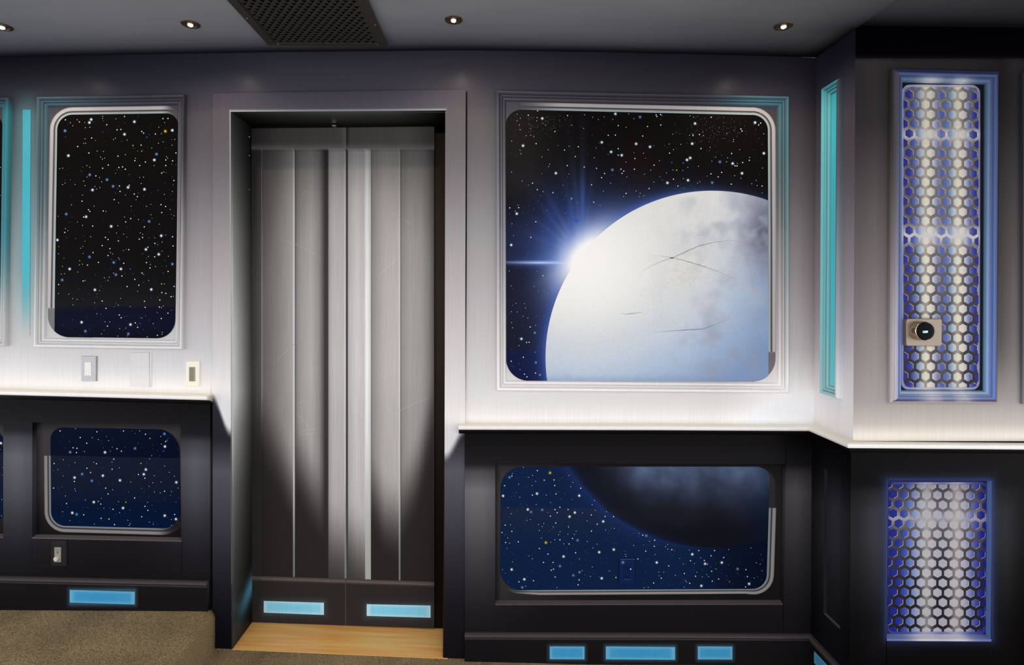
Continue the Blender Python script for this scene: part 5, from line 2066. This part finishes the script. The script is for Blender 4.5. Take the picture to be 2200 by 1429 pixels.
def hexfield(m, shape, pos, x0, y0, px_, py_, rows_, cols_, hexc, gridc, rx=8.6, ry=9.9, hl=True, step=4.5):
    shape.fill(m, lambda x, y: pos(x, y, 0.0020), gridc, step)
    from math import cos, sin, radians
    xa, xb = min(shape.tl[0], shape.bl[0]), max(shape.tr[0], shape.br[0])
    ya, yb = shape.tl[1], shape.bl[1]

    def clipped(pts):
        """clip polygon to the rounded shape's bounding box"""
        def cut(pts, f):
            out = []
            for i in range(len(pts)):
                a, b = pts[i], pts[(i + 1) % len(pts)]
                fa, fb = f(a), f(b)
                if fa >= 0:
                    out.append(a)
                if fa * fb < 0:
                    t = fa / (fa - fb)
                    out.append((lerp(a[0], b[0], t), lerp(a[1], b[1], t)))
            return out
        for f in (lambda p: p[0] - xa, lambda p: xb - p[0], lambda p: p[1] - ya, lambda p: yb - p[1]):
            if len(pts) < 3:
                return []
            pts = cut(pts, f)
        # corners
        for (cx, cy, sx, sy, r) in ((xa, ya, 1, 1, shape.r[0]), (xb, ya, -1, 1, shape.r[1]), (xb, yb, -1, -1, shape.r[2]), (xa, yb, 1, -1, shape.r[3])):
            for ang in (20, 45, 70):
                nx_, ny_ = -cos(radians(ang)) * sx, -sin(radians(ang)) * sy
                ox, oy = cx + sx * r, cy + sy * r
                if len(pts) < 3:
                    return []
                pts = cut(pts, lambda p: r - ((p[0] - ox) * nx_ + (p[1] - oy) * ny_) if True else 0)
        return pts

    for j in rows_:
        for i in cols_:
            cx = x0 + i * px_ + (0 if j % 2 == 0 else -px_ / 2)
            cy = y0 + j * py_ + (cx - x0) * 0.02
            if cx < xa - px_ or cx > xb + px_ or cy < ya - py_ or cy > yb + py_:
                continue
            # vertical slices so the colour can run across the hexagon
            for (s0, s1) in ((-1, -.5), (-.5, 0), (0, .5), (.5, 1)):
                def edge(s):
                    h = ry * (1 - 0.5 * abs(s))
                    return h
                q = [(cx + s0 * rx, cy - edge(s0)), (cx + s1 * rx, cy - edge(s1)), (cx + s1 * rx, cy + edge(s1)), (cx + s0 * rx, cy + edge(s0))]
                q = clipped(q)
                if len(q) >= 3:
                    n = len(m.v)
                    for p in q:
                        m.v.append(pos(p[0], p[1], 0.0026))
                        m.c.append(lin(hexc(p[0], p[1], cx, cy)))
                    m.f.append(tuple(range(n, n + len(q))))
            if hl:
                # pale bevel on two edges of each hexagon
                segs = hl(cx, cy)
                for ((ax, ay), (bx, by)) in segs:
                    A = (cx + ax * rx, cy + ay * ry)
                    B = (cx + bx * rx, cy + by * ry)
                    A2 = (cx + ax * rx * .88, cy + ay * ry * .88)
                    B2 = (cx + bx * rx * .88, cy + by * ry * .88)
                    q = clipped([A, B, B2, A2])
                    if len(q) >= 3:
                        n = len(m.v)
                        for p in q:
                            m.v.append(pos(p[0], p[1], 0.0030))
                            m.c.append(lin(mix((205, 205, 218), hexc(p[0], p[1], cx, cy), 0.25)))
                        m.f.append(tuple(range(n, n + len(q))))


HX1 = [(1938, (38, 42, 146)), (1952, (46, 52, 152)), (1962, (86, 100, 176)), (1973, (140, 164, 214)), (1981, (196, 208, 226)), (1987, (232, 226, 214)), (1997, (230, 224, 220)), (2004, (204, 204, 222)), (2011, (140, 150, 205)),
       (2021, (84, 98, 178)), (2032, (96, 114, 186)), (2041, (128, 158, 212)), (2048, (190, 206, 226)), (2056, (232, 226, 212)), (2064, (228, 220, 218)), (2071, (208, 206, 226)), (2078, (136, 150, 208)), (2086, (76, 86, 168)), (2093, (46, 50, 148)), (2102, (36, 40, 140))]


def flash(y):
    return math.exp(-((y - 290) / 13.0) ** 2) + 1.1 * math.exp(-((y - 506) / 20.0) ** 2)


def hexc1(x, y, cx, cy):
    c = ramp(x, HX1)
    g = tab(y, [(190, .95), (500, 1.0), (840, .98)])
    g *= .95
    return mix((c[0] * g * 1.0 + 3, c[1] * g * .99 + 2, c[2] * g * .91), (196, 192, 196), 0.25 * min(1, flash(y)) * (1 if 1975 < x < 2072 else 0.1))


def gridc1(x, y):
    b = ramp(y, [(185, (104, 99, 98)), (420, (98, 92, 92)), (600, (74, 69, 72)), (700, (54, 49, 53)), (840, (50, 45, 50))])
    v = math.exp(-((x - 1987) / 10.0) ** 2) + math.exp(-((x - 2056) / 10.0) ** 2) + 0.3 * math.exp(-((x - 2020) / 30.0) ** 2)
    c = mix(b, (204, 198, 190), min(0.66, 0.66 * v))
    c = (c[0], c[1] * .985, c[2] * .95)
    return mix(c, (214, 210, 210), min(0.85, 0.85 * flash(y)))


def hl1(cx, cy):
    return [((0, -1), (1, -.5)), ((1, -.5), (1, .5))]


def PRf(x, y, o=0.0):
    return PR(x, y, o)


def hexframe_col(px, py, side, t):
    if t < 0.18 and side != 0:
        c = right_col(px, py)
        if side == 1:
            return mix((30, 24, 22), c, sstep(300, 850, py) * .8)
        return mix(c, (200, 198, 204), .5 * sstep(300, 860, py)) if side == 3 else c
    base = ramp(t, [(0, (64, 62, 74)), (0.2, (70, 78, 132)), (0.34, (56, 62, 120)), (0.5, (106, 136, 186)), (0.62, (74, 96, 150)), (0.72, (128, 152, 198)), (0.86, (118, 160, 196)), (0.95, (70, 110, 140)), (1, (40, 60, 80))])
    base = (base[0] * .88, base[1] * .84, base[2] * .84)
    if side == 0:
        k = math.exp(-((px - 1995) / 26.0) ** 2) + math.exp(-((px - 2060) / 20.0) ** 2)
        base = mix((base[0] * .8, base[1] * .8, base[2] * .82), (212, 212, 206), .75 * k * sstep(.4, .8, t))
    elif side == 2:
        base = mix((base[0] * 1.2 + 12, base[1] * 1.15 + 10, base[2] * 1.08 + 6), (226, 214, 208), .6 * (math.exp(-((px - 1995) / 26.0) ** 2) + math.exp(-((px - 2060) / 20.0) ** 2)))
    elif side == 1:
        g = tab(py, [(150, .85), (500, 1.1), (860, 1.3)])
        base = (base[0] * g, base[1] * g, base[2] * g)
    else:
        # inner left side is in its own painted shade
        g = tab(py, [(150, .75), (500, 1.0), (860, 1.25)])
        outer = mix((80, 76, 82), (206, 200, 204), sstep(250, 800, py))
        base = mix(outer, (base[0] * g * .9, base[1] * g * .9, base[2] * g * .95), sstep(.3, .7, t))
    return base


HPROF = [(0, 0.0), (0, 0.010), (2.5, 0.0125), (5.5, 0.0125), (7, 0.019), (10, 0.021), (13.5, 0.019), (15.5, 0.014), (18.5, 0.015), (20.5, 0.011), (24, 0.010), (26.5, 0.004), (27.5, 0.0)]
e = empty('honeycomb_panel', PR(2022, 864), 'tall framed honeycomb painting glowing blue and white on the right wall, behind the thermostat', 'wall panel', 'honeycomb paintings')
m = M()
frame(m, (1910, 150), (2141, 156), (2137, 866), (1907, 865), HPROF, PRf, hexframe_col, 1.0)
m.build('frame_moulding', WALLM, e)['label'] = 'moulded frame painted blue'
m = M()
m.grid(lsp(1930, 2112, 12), lsp(172, 844, 30), lambda a, b: PR(a, b, 0.0008), lambda a, b: (14, 13, 17))
RB = Rounded((1936, 181.5), (2106, 183), (2104, 838), (1934.5, 837.5), (20, 20, 18, 18))


def rimc1(x, y):
    d = min(x - 1934, 2106 - x, y - 181, 838.5 - y)
    c = ramp(d, [(0, (40, 38, 60)), (2, (110, 116, 160)), (4, (150, 150, 178)), (8, (120, 122, 160))])
    k = math.exp(-((x - 1990) / 26.0) ** 2) + math.exp(-((x - 2058) / 22.0) ** 2) if (y < 195 or y > 825) else flash(y) * .8
    return mix(c, (206, 202, 200), min(.8, .65 * k))


RB.fill(m, lambda x, y: PR(x, y, 0.0014), rimc1, 2.6)
m.build('painted_reveal', HEXM, e)['label'] = 'painted pale rim with dark corners'
m = M()
S1 = Rounded((1942, 187.5), (2101, 188), (2099, 832.5), (1940.5, 832), (16, 16, 15, 15))
hexfield(m, S1, PRf, 1952.7, 203.6, 22.85, 20.82, range(-1, 32), range(-1, 9), hexc1, gridc1, hl=hl1)
m.build('honeycomb_painting', HEXM, e)['label'] = 'grey honeycomb grid over blue and white light'

HX2 = [(1908, (30, 38, 140)), (1928, (40, 52, 152)), (1940, (62, 82, 168)), (1955, (116, 140, 200)), (1967, (164, 178, 214)), (1980, (204, 202, 206)), (2000, (206, 202, 204)), (2020, (188, 188, 206)), (2040, (200, 196, 202)),
       (2055, (210, 204, 200)), (2070, (192, 190, 206)), (2082, (138, 150, 200)), (2092, (84, 98, 176)), (2105, (40, 46, 150)), (2120, (30, 36, 138))]


def flash2(y):
    return math.exp(-((y - 1113) / 11.0) ** 2)


def hexc2(x, y, cx, cy):
    c = ramp(x, HX2)
    g = tab(y, [(1040, .8), (1080, .96), (1250, 1.0), (1360, .97)])
    g *= .9
    return mix((c[0] * g, c[1] * g, c[2] * g), (165, 165, 178), 0.3 * flash2(y) * (1 if 1965 < x < 2075 else 0))


def gridc2(x, y):
    b = ramp(y, [(1040, (60, 54, 58)), (1110, (110, 104, 106)), (1180, (66, 60, 62)), (1250, (42, 37, 40)), (1360, (34, 30, 33))])
    v = math.exp(-((x - 1990) / 12.0) ** 2) + math.exp(-((x - 2054) / 12.0) ** 2)
    c = mix(b, (190, 186, 184), min(.66, .68 * v))
    c = mix(c, (40, 44, 110), 0.35 * (1 - sstep(1908, 1925, x)) + 0.35 * sstep(2105, 2118, x))
    return mix(c, (176, 172, 174), .75 * flash2(y))


def hl2(cx, cy):
    return [((1, -.5), (1, .5)), ((1, .5), (0, 1))]


e = empty('honeycomb_panel', PR(2018, 1374), 'lower recessed honeycomb painting in the black wainscot, at the right', 'wall panel', 'honeycomb paintings')
m = M()


def back2(x, y):
    dL, dR, dB = x - 1906, 2129 - x, 1372 - y
    c = (34, 38, 92)
    c = mix(c, (22, 22, 48), sstep(1038, 1034, y) if False else 0)
    if dR < 13:
        c = mix((90, 124, 196), (66, 78, 150), sstep(0, 12, dR))
    return c


m.grid(lsp(1900, 2134, 6), lsp(1026, 1380, 12), lambda a, b: PR(a, b, 0.0008), back2)
RB2 = Rounded((1909, 1036), (2120, 1036), (2118, 1366), (1906, 1365), (14, 14, 18, 18))
RB2.fill(m, lambda x, y: PR(x, y, 0.0014), lambda x, y: mix((58, 66, 132), (150, 152, 180), (math.exp(-((x - 1990) / 30.0) ** 2) + math.exp(-((x - 2054) / 26.0) ** 2)) if y > 1352 or y < 1046 else 0.9 * flash2(y)), 4)
m.build('painted_reveal', HEXM, e)['label'] = 'painted blue rim inside the recess'
m = M()
S2 = Rounded((1912, 1040.5), (2116, 1040.5), (2112.5, 1357), (1907, 1356.5), (9, 9, 16, 16))
hexfield(m, S2, PRf, 1918.4, 1061.2, 23.5, 20.95, range(-1, 16), range(-1, 11), hexc2, gridc2, 8.9, 9.9, hl=hl2)
m.build('honeycomb_painting', HEXM, e)['label'] = 'dark honeycomb grid over blue and white light'
# pale ledge and right cheek of the recess
m = M()
p0, p1 = P(1904, 1373, 0, D2 - WOFF), P(2128, 1374, 0, D2 - WOFF)
n = 0
for i in range(25):
    s = i / 24
    x = lerp(1904, 2128, s)
    c = mix((84, 100, 160), (208, 204, 210), min(1, math.exp(-((x - 1990) / 34.0) ** 2) + math.exp(-((x - 2056) / 30.0) ** 2) + .2))
    for (yy, dz) in ((D2 - WOFF - 0.003, -0.0045), (D2 - WOFF - 0.003, 0.002), (D2 - 0.001, 0.0055)):
        m.v.append((lerp(p0[0], p1[0], s), yy, p0[2] + dz))
        m.c.append(lin(c))
for i in range(24):
    for j in range(2):
        q = i * 3 + j
        m.f.append((q, q + 1, q + 4, q + 3))
m.build('ledge', WALLM, e)['label'] = 'pale lower ledge'

# panel cut off by the right edge
e = empty('wall_frame', PR(2300, 868), 'edge of a moulded frame cut off by the right edge of the photo', 'wall panel')
m = M()
frame(m, (2193, 158), (2420, 162), (2420, 870), (2191, 867), HPROF, PRf, lambda a, b, s, t: tuple(v * (0.9 + 0.1 * math.sin(t * 20)) for v in mix(right_col(a, b), (100, 120, 140), 0.35)), 1.0)
m.build('frame_moulding', WALLM, e)
m = M()
m.grid(lsp(2215, 2398, 12), lsp(182, 845, 24), lambda a, b: PR(a, b, 0.001), lambda a, b: (60, 62, 90))
m.build('panel_field', HEXM, e)

# ------------------------------------------------------------------ cyan framed panel on the return wall
e = empty('narrow_panel', PS(1793, 850), 'tall narrow cyan framed panel on the short return wall beside the corner', 'wall panel')
m = M()


def cy_col(px, py, side, t):
    g = line_shade(t)
    cyan = ramp(py, [(160, (66, 142, 154)), (230, (108, 190, 198)), (450, (126, 208, 214)), (700, (142, 216, 220)), (850, (178, 222, 222))])
    base = (cyan[0] * g, cyan[1] * g, cyan[2] * g)
    if side == 1:
        w_ = ret_col(px, py)
        base = mix(w_, base, 0.12 + 0.88 * sstep(.55, .95, t))
        base = mix(base, (base[0] * .75, base[1] * .72, base[2] * .7), math.exp(-((t - .4) / .15) ** 2))
    return base


SPROF = [(q[0] * 0.42 * 0.9, q[1]) for q in MPROF]
# built in wall coordinates: y along the wall, z up
pa = PS(1775, 194)
pb = PS(1813.5, 164)
pc = PS(1812.5, 858)
pd = PS(1777, 846)
Ya, Yb = pa[1], pb[1]
Zt, Zb = 0.5 * (pa[2] + pb[2]), 0.5 * (pc[2] + pd[2])


def posS(x, y, o):
    return (XR - o, x, y)


def frameS(m, y0, y1, z0, z1, prof, col):
    C = [Vector((y0, z1)), Vector((y1, z1)), Vector((y1, z0)), Vector((y0, z0))]
    sg = -1 if y1 < y0 else 1
    rings = []
    for (w_, o) in prof:
        rings.append(([Vector((y0 + sg * w_, z1 - w_)), Vector((y1 - sg * w_, z1 - w_)), Vector((y1 - sg * w_, z0 + w_)), Vector((y0 + sg * w_, z0 + w_))], o))
    for i in range(4):
        ns = 40 if i % 2 else 3
        n = len(m.v)
        for ri, (r, o) in enumerate(rings):
            for k in range(ns + 1):
                p = r[i].lerp(r[(i + 1) % 4], k / ns)
                m.v.append((XR - o, p.x, p.y))
                a, b = inv(p.x, p.y, XR)
                m.c.append(lin(col(a, b, i, ri / (len(rings) - 1))))
        kk = ns + 1
        for j in range(len(rings) - 1):
            for k in range(ns):
                q = n + j * kk + k
                m.f.append((q, q + 1, q + kk + 1, q + kk))


SP = [(q[0] * 0.0017, q[1]) for q in MPROF]
frameS(m, Ya, Yb, Zb, Zt, SP, cy_col)
m.build('frame_moulding', WALLM, e)['label'] = 'cyan painted moulding, grey on the outer side'
m = M()
wi = SP[-1][0]
n = 0
for j in range(60):
    z = lerp(Zt - wi, Zb + wi, j / 59)
    for i in range(3):
        y = lerp(Ya - wi, Yb + wi, i / 2)
        m.v.append((XR - 0.0012, y, z))
        a, b = inv(y, z, XR)
        m.c.append(lin(ramp(b, [(180, (64, 176, 192)), (300, (76, 204, 220)), (600, (92, 220, 232)), (850, (126, 232, 240))])))
for j in range(59):
    for i in range(2):
        q = j * 3 + i
        m.f.append((q, q + 1, q + 4, q + 3))
m.build('panel_field', WALLM, e)['label'] = 'bright cyan field'

# ------------------------------------------------------------------ switches, plates, outlets, thermostat


def rect_px(x0, x1, y0, y1, y=D):
    a = P((x0 + x1) / 2, (y0 + y1) / 2, 0, y)
    w_ = (x1 - x0) / F * y
    h = (y1 - y0) / F * y
    return a[0] - w_ / 2, a[0] + w_ / 2, a[2] - h / 2, a[2] + h / 2


def plate(name, parent, mat, x0, x1, y0, y1, d0, d1, y=D, bev=0.0015, label=None):
    m = M()
    a, b, c, d = rect_px(x0, x1, y0, y1, y)
    m.box(a, b, y - d1, y - d0, c, d, bev=bev)
    o = m.build(name, mat, parent)
    if label:
        o['label'] = label
    return o


e = empty('light_switch', P(192, 819), 'grey wall switch plate with a white rocker, under the tall starry painting', 'light switch')
plate('plate', e, GREYP, 176.5, 208, 765, 819, 0, 0.006, bev=0.002)
plate('rocker', e, WHITEP, 184.5, 199, 777, 807, 0.0055, 0.0085, bev=0.0015, label='white rocker')
m = M()
a, b, c, d = rect_px(207.3, 209.2, 766, 819)
m.box(a, b, D - 0.0035, D - 0.0003, c, d)
m.build('mounting_edge', OUTM, e)['label'] = 'dark uneven gap along the right edge'
e = empty('blank_plate', P(303, 833), 'blank wall-coloured cover plate between the switch and the keypad', 'wall plate')
a, b, c, d = rect_px(281, 321, 759, 831)
m = M()


def blank_pos(x, y, o):
    return P(x, y, o)


ext_quad(m, ((281, 758.5), (321.5, 757.5), (322.5, 832), (281, 831)), 0, 0.004, lambda x, y: mix(wall_up(x, y), (222, 220, 218), .5), 8, 5)
m.build('plate', WALLM, e)
m = M()
ext_quad(m, ((321.8, 758), (326, 758.5), (326, 832), (322.6, 832)), 0, 0.002, lambda x, y: ramp(x, [(321.8, (170, 158, 152)), (323.2, (240, 232, 226)), (326, (224, 220, 218))]), 8, 1)
m.build('side_strip', WALLM, e)['label'] = 'narrow strip at the right edge'
e = empty('keypad', P(415, 830), 'cream wall keypad with a column of small buttons, beside the door casing', 'keypad')
plate('plate', e, CREAMP, 400.5, 430, 776, 830.5, 0, 0.006, bev=0.0025)
kb = plate('button_field', e, LABELM, 408, 421.5, 788, 819, 0.0055, 0.0072, bev=0.0006, label='olive grey strip of buttons')
for r in range(8):
    m = M()
    y0 = 789.4 + r * 3.7
    a, b, c, d = rect_px(409.4, 417.6, y0, y0 + 2.5)
    m.box(a, b, D - 0.0082, D - 0.0070, c, d, bev=0.0004)
    a, b, c, d = rect_px(418.6, 420.4, y0 + .4, y0 + 2.1)
    m.box(a, b, D - 0.0080, D - 0.0070, c, d)
    m.build('button', INKM, kb)

e = empty('wall_outlet', P(127, 1215), 'dark outlet plate with pale sockets and a round white cap, in the left wainscot', 'outlet')
yw = D - WOFF
plate('plate', e, DGREYP, 111.5, 145, 1161, 1216, 0, 0.006, y=yw, bev=0.003)
plate('socket_face', e, OUTM, 120, 134, 1174.5, 1206, 0.0055, 0.0080, y=yw, bev=0.0008, label='beige socket face')
m = M()
p = P(126.5, 1197.5, 0, yw)
m.lathe((p[0], yw, p[2]), [(0.0085, 0.007), (0.0085, 0.016), (0.0065, 0.018), (0.001, 0.0185)], 'y', 24)
m.build('round_cap', OUTM2, e, smooth=False)['label'] = 'round white cap'
for (ox, oy) in ((125, 1180), (129.5, 1180), (127.3, 1185)):
    plate('socket_slot', e, INKM if oy < 1183 else BLACKM, ox - .8, ox + .8, oy - 1.8, oy + 1.8, 0.0078, 0.0086, y=yw, bev=0.0)

e = empty('wall_outlet', P(1348, 1254), 'outlet painted over with navy stars, inside the long lower painting', 'outlet')
m = M()
a, b, c, d = rect_px(1329.5, 1363.5, 1198, 1254)
m.box(a, b, D - 0.0075, D - 0.001, c, d, c=(17, 36, 78), bev=0.0025)
m.grid([1331, 1363], [1199.5, 1200.8], lambda x, y: P(x, y, 0.0079), lambda x, y: (70, 78, 110))
for (x, y, s, kd) in onplate:
    star(m, x, y, {3: 2.3, 2: 1.4, 1: 1.0}[s], kd, (17, 36, 78), lambda q, r: P(q, r, 0.0082))
m.build('plate', SKYM, e)
m = M()
a, b, c, d = rect_px(1339.5, 1352.5, 1210, 1243)
m.box(a, b, D - 0.0100, D - 0.0060, c, d, c=(16, 34, 74), bev=0.0012)
m.grid([1340, 1352.5], [1241.6, 1243.2], lambda x, y: P(x, y, 0.0104), lambda x, y: (64, 72, 104))
m.build('socket_face', SKYM, e)
for yy in (1217, 1236):
    for (sx, sw, sh_) in ((1343, .6, 2.4), (1349, .6, 2.0), (1346, .9, .9)):
        m = M()
        oy = yy if sw < .8 else yy + 4
        a, b, c, d = rect_px(sx - sw, sx + sw, oy - sh_, oy + sh_)
        m.box(a, b, D - 0.0104, D - 0.0095, c, d, c=(3, 8, 22))
        m.build('socket_slot', SKYM, e)

# thermostat
e = empty('thermostat', PR(1977, 742), 'round black thermostat reading OFF on a champagne plate, mounted over the honeycomb', 'thermostat')
yt = D2
m = M()
a, b, c, d = rect_px(1939, 2014.5, 684.5, 742.5, D2)
# rounded plate
rr, prof_ = 0.006, []
cor = [(b - rr, d - rr, 0), (a + rr, d - rr, 90), (a + rr, c + rr, 180), (b - rr, c + rr, 270)]
out = []
for (cx, cz, a0) in cor:
    for k in range(7):
        t = math.radians(a0 + 15 * k)
        out.append((cx, cz, math.cos(t), math.sin(t)))
L = len(out)
for (rad, dep) in ((rr, 0.004), (rr, 0.0165), (rr - 0.0015, 0.0185)):
    for (cx, cz, ct, st) in out:
        m.v.append((cx + rad * ct, D2 - dep, cz + rad * st))
        m.c.append((1, 1, 1, 1))
for j in range(2):
    for i in range(L):
        q, q2 = j * L + i, j * L + (i + 1) % L
        m.f.append((q, q2, q2 + L, q + L))
m.f.append(tuple(range(2 * L, 3 * L)))
m.f.append(tuple(range(L - 1, -1, -1)))
m.build('plate', CHAMP, e)['label'] = 'champagne coloured plate'
# dial: base ring on the plate, its front nearer the camera
f0 = P(1987.5, 711.5, 0, D2 - 0.045)
m = M()
cen = (f0[0], D2, f0[2])
rf = 19.8 / F * (D2 - 0.045)
m.lathe(cen, [(rf * 1.0, 0.018), (rf * 1.06, 0.020), (rf * 1.08, 0.026), (rf * 1.02, 0.036), (rf * 1.05, 0.041), (rf * 1.05, 0.0445), (rf * 0.99, 0.0455)], 'y', 56)
m.build('dial_ring', STEEL, e, smooth=True)['label'] = 'polished metal ring'
m = M()
m.lathe(cen, [(rf * 0.99, 0.0452), (rf * .985, 0.0462), (rf * 0.90, 0.0475), (rf * 0.5, 0.0482), (0.0005, 0.0484)], 'y', 56)
face = m.build('dial_face', GLASSB, e, smooth=True)
face['label'] = 'black glass face'
tc_ = bpy.data.curves.new('display_text', 'FONT')
tc_.body = 'OFF'
tc_.size = 0.0098
tc_.align_x = 'CENTER'
tc_.align_y = 'CENTER'
tc_.extrude = 0.0002
tc_.offset = 0.0004
tmp = bpy.data.objects.new('tmp', tc_)
COL.objects.link(tmp)
bpy.context.view_layer.update()
tme = bpy.data.meshes.new_from_object(tmp.evaluated_get(bpy.context.evaluated_depsgraph_get()))
bpy.data.objects.remove(tmp)
tme.name = 'display_text'
tme.materials.clear()
tme.materials.append(SCREEN)
to = bpy.data.objects.new('display_text', tme)
COL.objects.link(to)
to.parent = face
pt_ = P(1988, 713.5, 0, D2 - 0.049)
org = ORG[face.name]
to.location = (pt_[0] - org[0], D2 - 0.0492 - org[1], pt_[2] - org[2])
to.rotation_euler = (math.pi / 2, 0, 0)
to['label'] = 'lit letters OFF'

# ------------------------------------------------------------------ ceiling lamps


def ceil_pt(px, py, zc=None):
    z = 2.33
    for _ in range(6):
        ix, iy = unroll(px, py)
        y = (z - CAMH) * F / (-iy)
        x = ix / F * y
        z = ceil_z(x)
    return x, y, z


LB = ['small recessed downlight at the far left edge of the ceiling', 'small recessed downlight left of the ceiling grille',
      'small recessed downlight right of the ceiling grille, over the door casing', 'small recessed downlight near the return wall corner']
for (px, py), lab in zip(((4, 57), (409, 51.5), (974.5, 42), (1683.5, 55.5)), LB):
    x, y, z = ceil_pt(px, py)
    e = empty('recessed_downlight', (x, y, z), lab, 'ceiling light', 'recessed downlights in the ceiling')
    R_ = 0.0300
    m = M()
    m.lathe((x, y, z), [(R_, -0.0005), (R_, 0.0015), (R_ * .93, 0.0035), (R_ * .72, 0.0042), (R_ * .64, 0.003), (R_ * .60, 0.0008)], 'z', 40)
    m.build('trim_ring', BRONZE, e, smooth=True)['label'] = 'dark bronze ring'
    m = M()
    m.lathe((x, y, z), [(R_ * .60, 0.0008), (R_ * .50, 0.0012), (R_ * .44, 0.0018), (R_ * .42, 0.0030)], 'z', 32)
    m.build('gimbal', BRONZE, e, smooth=False)
    m = M()
    m.lathe((x, y, z), [(R_ * .27, 0.0028), (R_ * .26, 0.0060), (R_ * .17, 0.0080), (0.0005, 0.0088)], 'z', 24)
    m.build('lamp', BULB, e, smooth=True)['label'] = 'lit halogen lamp'
    lamp('downlight_or_fill_spot', (x, y, z - 0.014), LAMP_W, size=0.012, angle=160, blend=1.0)

# ------------------------------------------------------------------ ceiling grille
gx0, gy0, gz = ceil_pt(577, 94)
gx1, gy1, _ = ceil_pt(833, 91)
yv = 0.5 * (gy0 + gy1)
ylen = 0.62
e = empty('ceiling_grille', ((gx0 + gx1) / 2, yv - ylen / 2, gz), 'black perforated air grille in the ceiling over the door', 'air vent')
m = M()
zc = gz - 0.0005
fw = 0.030
d_ = 0.006
X0, X1, Y0, Y1 = gx0, gx1, yv - ylen, yv
for (a, b, c, d) in ((X0, X1, Y1 - fw * .5, Y1), (X0, X1, Y0, Y0 + fw), (X0, X0 + fw, Y0 + fw, Y1 - fw * .5), (X1 - fw, X1, Y0 + fw, Y1 - fw * .5)):
    m.box(a, b, c, d, zc - d_, zc)
m.build('frame', BLACKM, e)
m = M()
m.box(X0 + fw, X1 - fw, Y0 + fw, Y1 - fw * .5, zc - 0.002, zc, c=(58, 54, 49))
# punched triangular scoops in staggered rows
pitch = 0.0262
rws = int((Y1 - Y0 - 1.5 * fw) / (pitch * 0.66))
for j in range(rws):
    yy = Y1 - fw * .5 - 0.012 - j * pitch * .66
    nxx = int((X1 - X0 - 2 * fw) / pitch)
    for i in range(nxx):
        xx = X0 + fw + 0.012 + i * pitch + (0 if j % 2 else pitch / 2)
        if xx > X1 - fw - 0.010:
            continue
        s = 0.0088
        n = len(m.v)
        # dark opening, then the raised hood over its wall side
        m.v += [(xx - s, yy - s * .55, zc - 0.0024), (xx + s, yy - s * .55, zc - 0.0024), (xx, yy + s * .75, zc - 0.0024)]
        m.c += [lin((4, 4, 4))] * 3
        m.f.append((n, n + 1, n + 2))
        n = len(m.v)
        m.v += [(xx - s * .95, yy - s * .5, zc - 0.002), (xx + s * .95, yy - s * .5, zc - 0.002), (xx, yy - s * .15, zc - 0.0105), (xx, yy + s * .8, zc - 0.0022)]
        m.c += [lin((74, 70, 64))] * 4
        m.f += [(n, n + 2, n + 3), (n + 1, n + 3, n + 2)]
m.build('perforated_sheet', GRILLM, e)['label'] = 'sheet punched with rows of small triangular scoops'
for (a, b) in ((X0 + 0.04, Y1 - 0.008), (X1 - 0.035, Y1 - 0.008), (X1 - 0.012, Y1 - 0.16), (X0 + 0.012, Y1 - 0.2)):
    m = M()
    m.lathe((a, b, zc), [(0.0026, 0.0055), (0.0022, 0.0072), (0.0005, 0.0076)], 'z', 12)
    m.build('screw_head', STEEL, e, smooth=True)
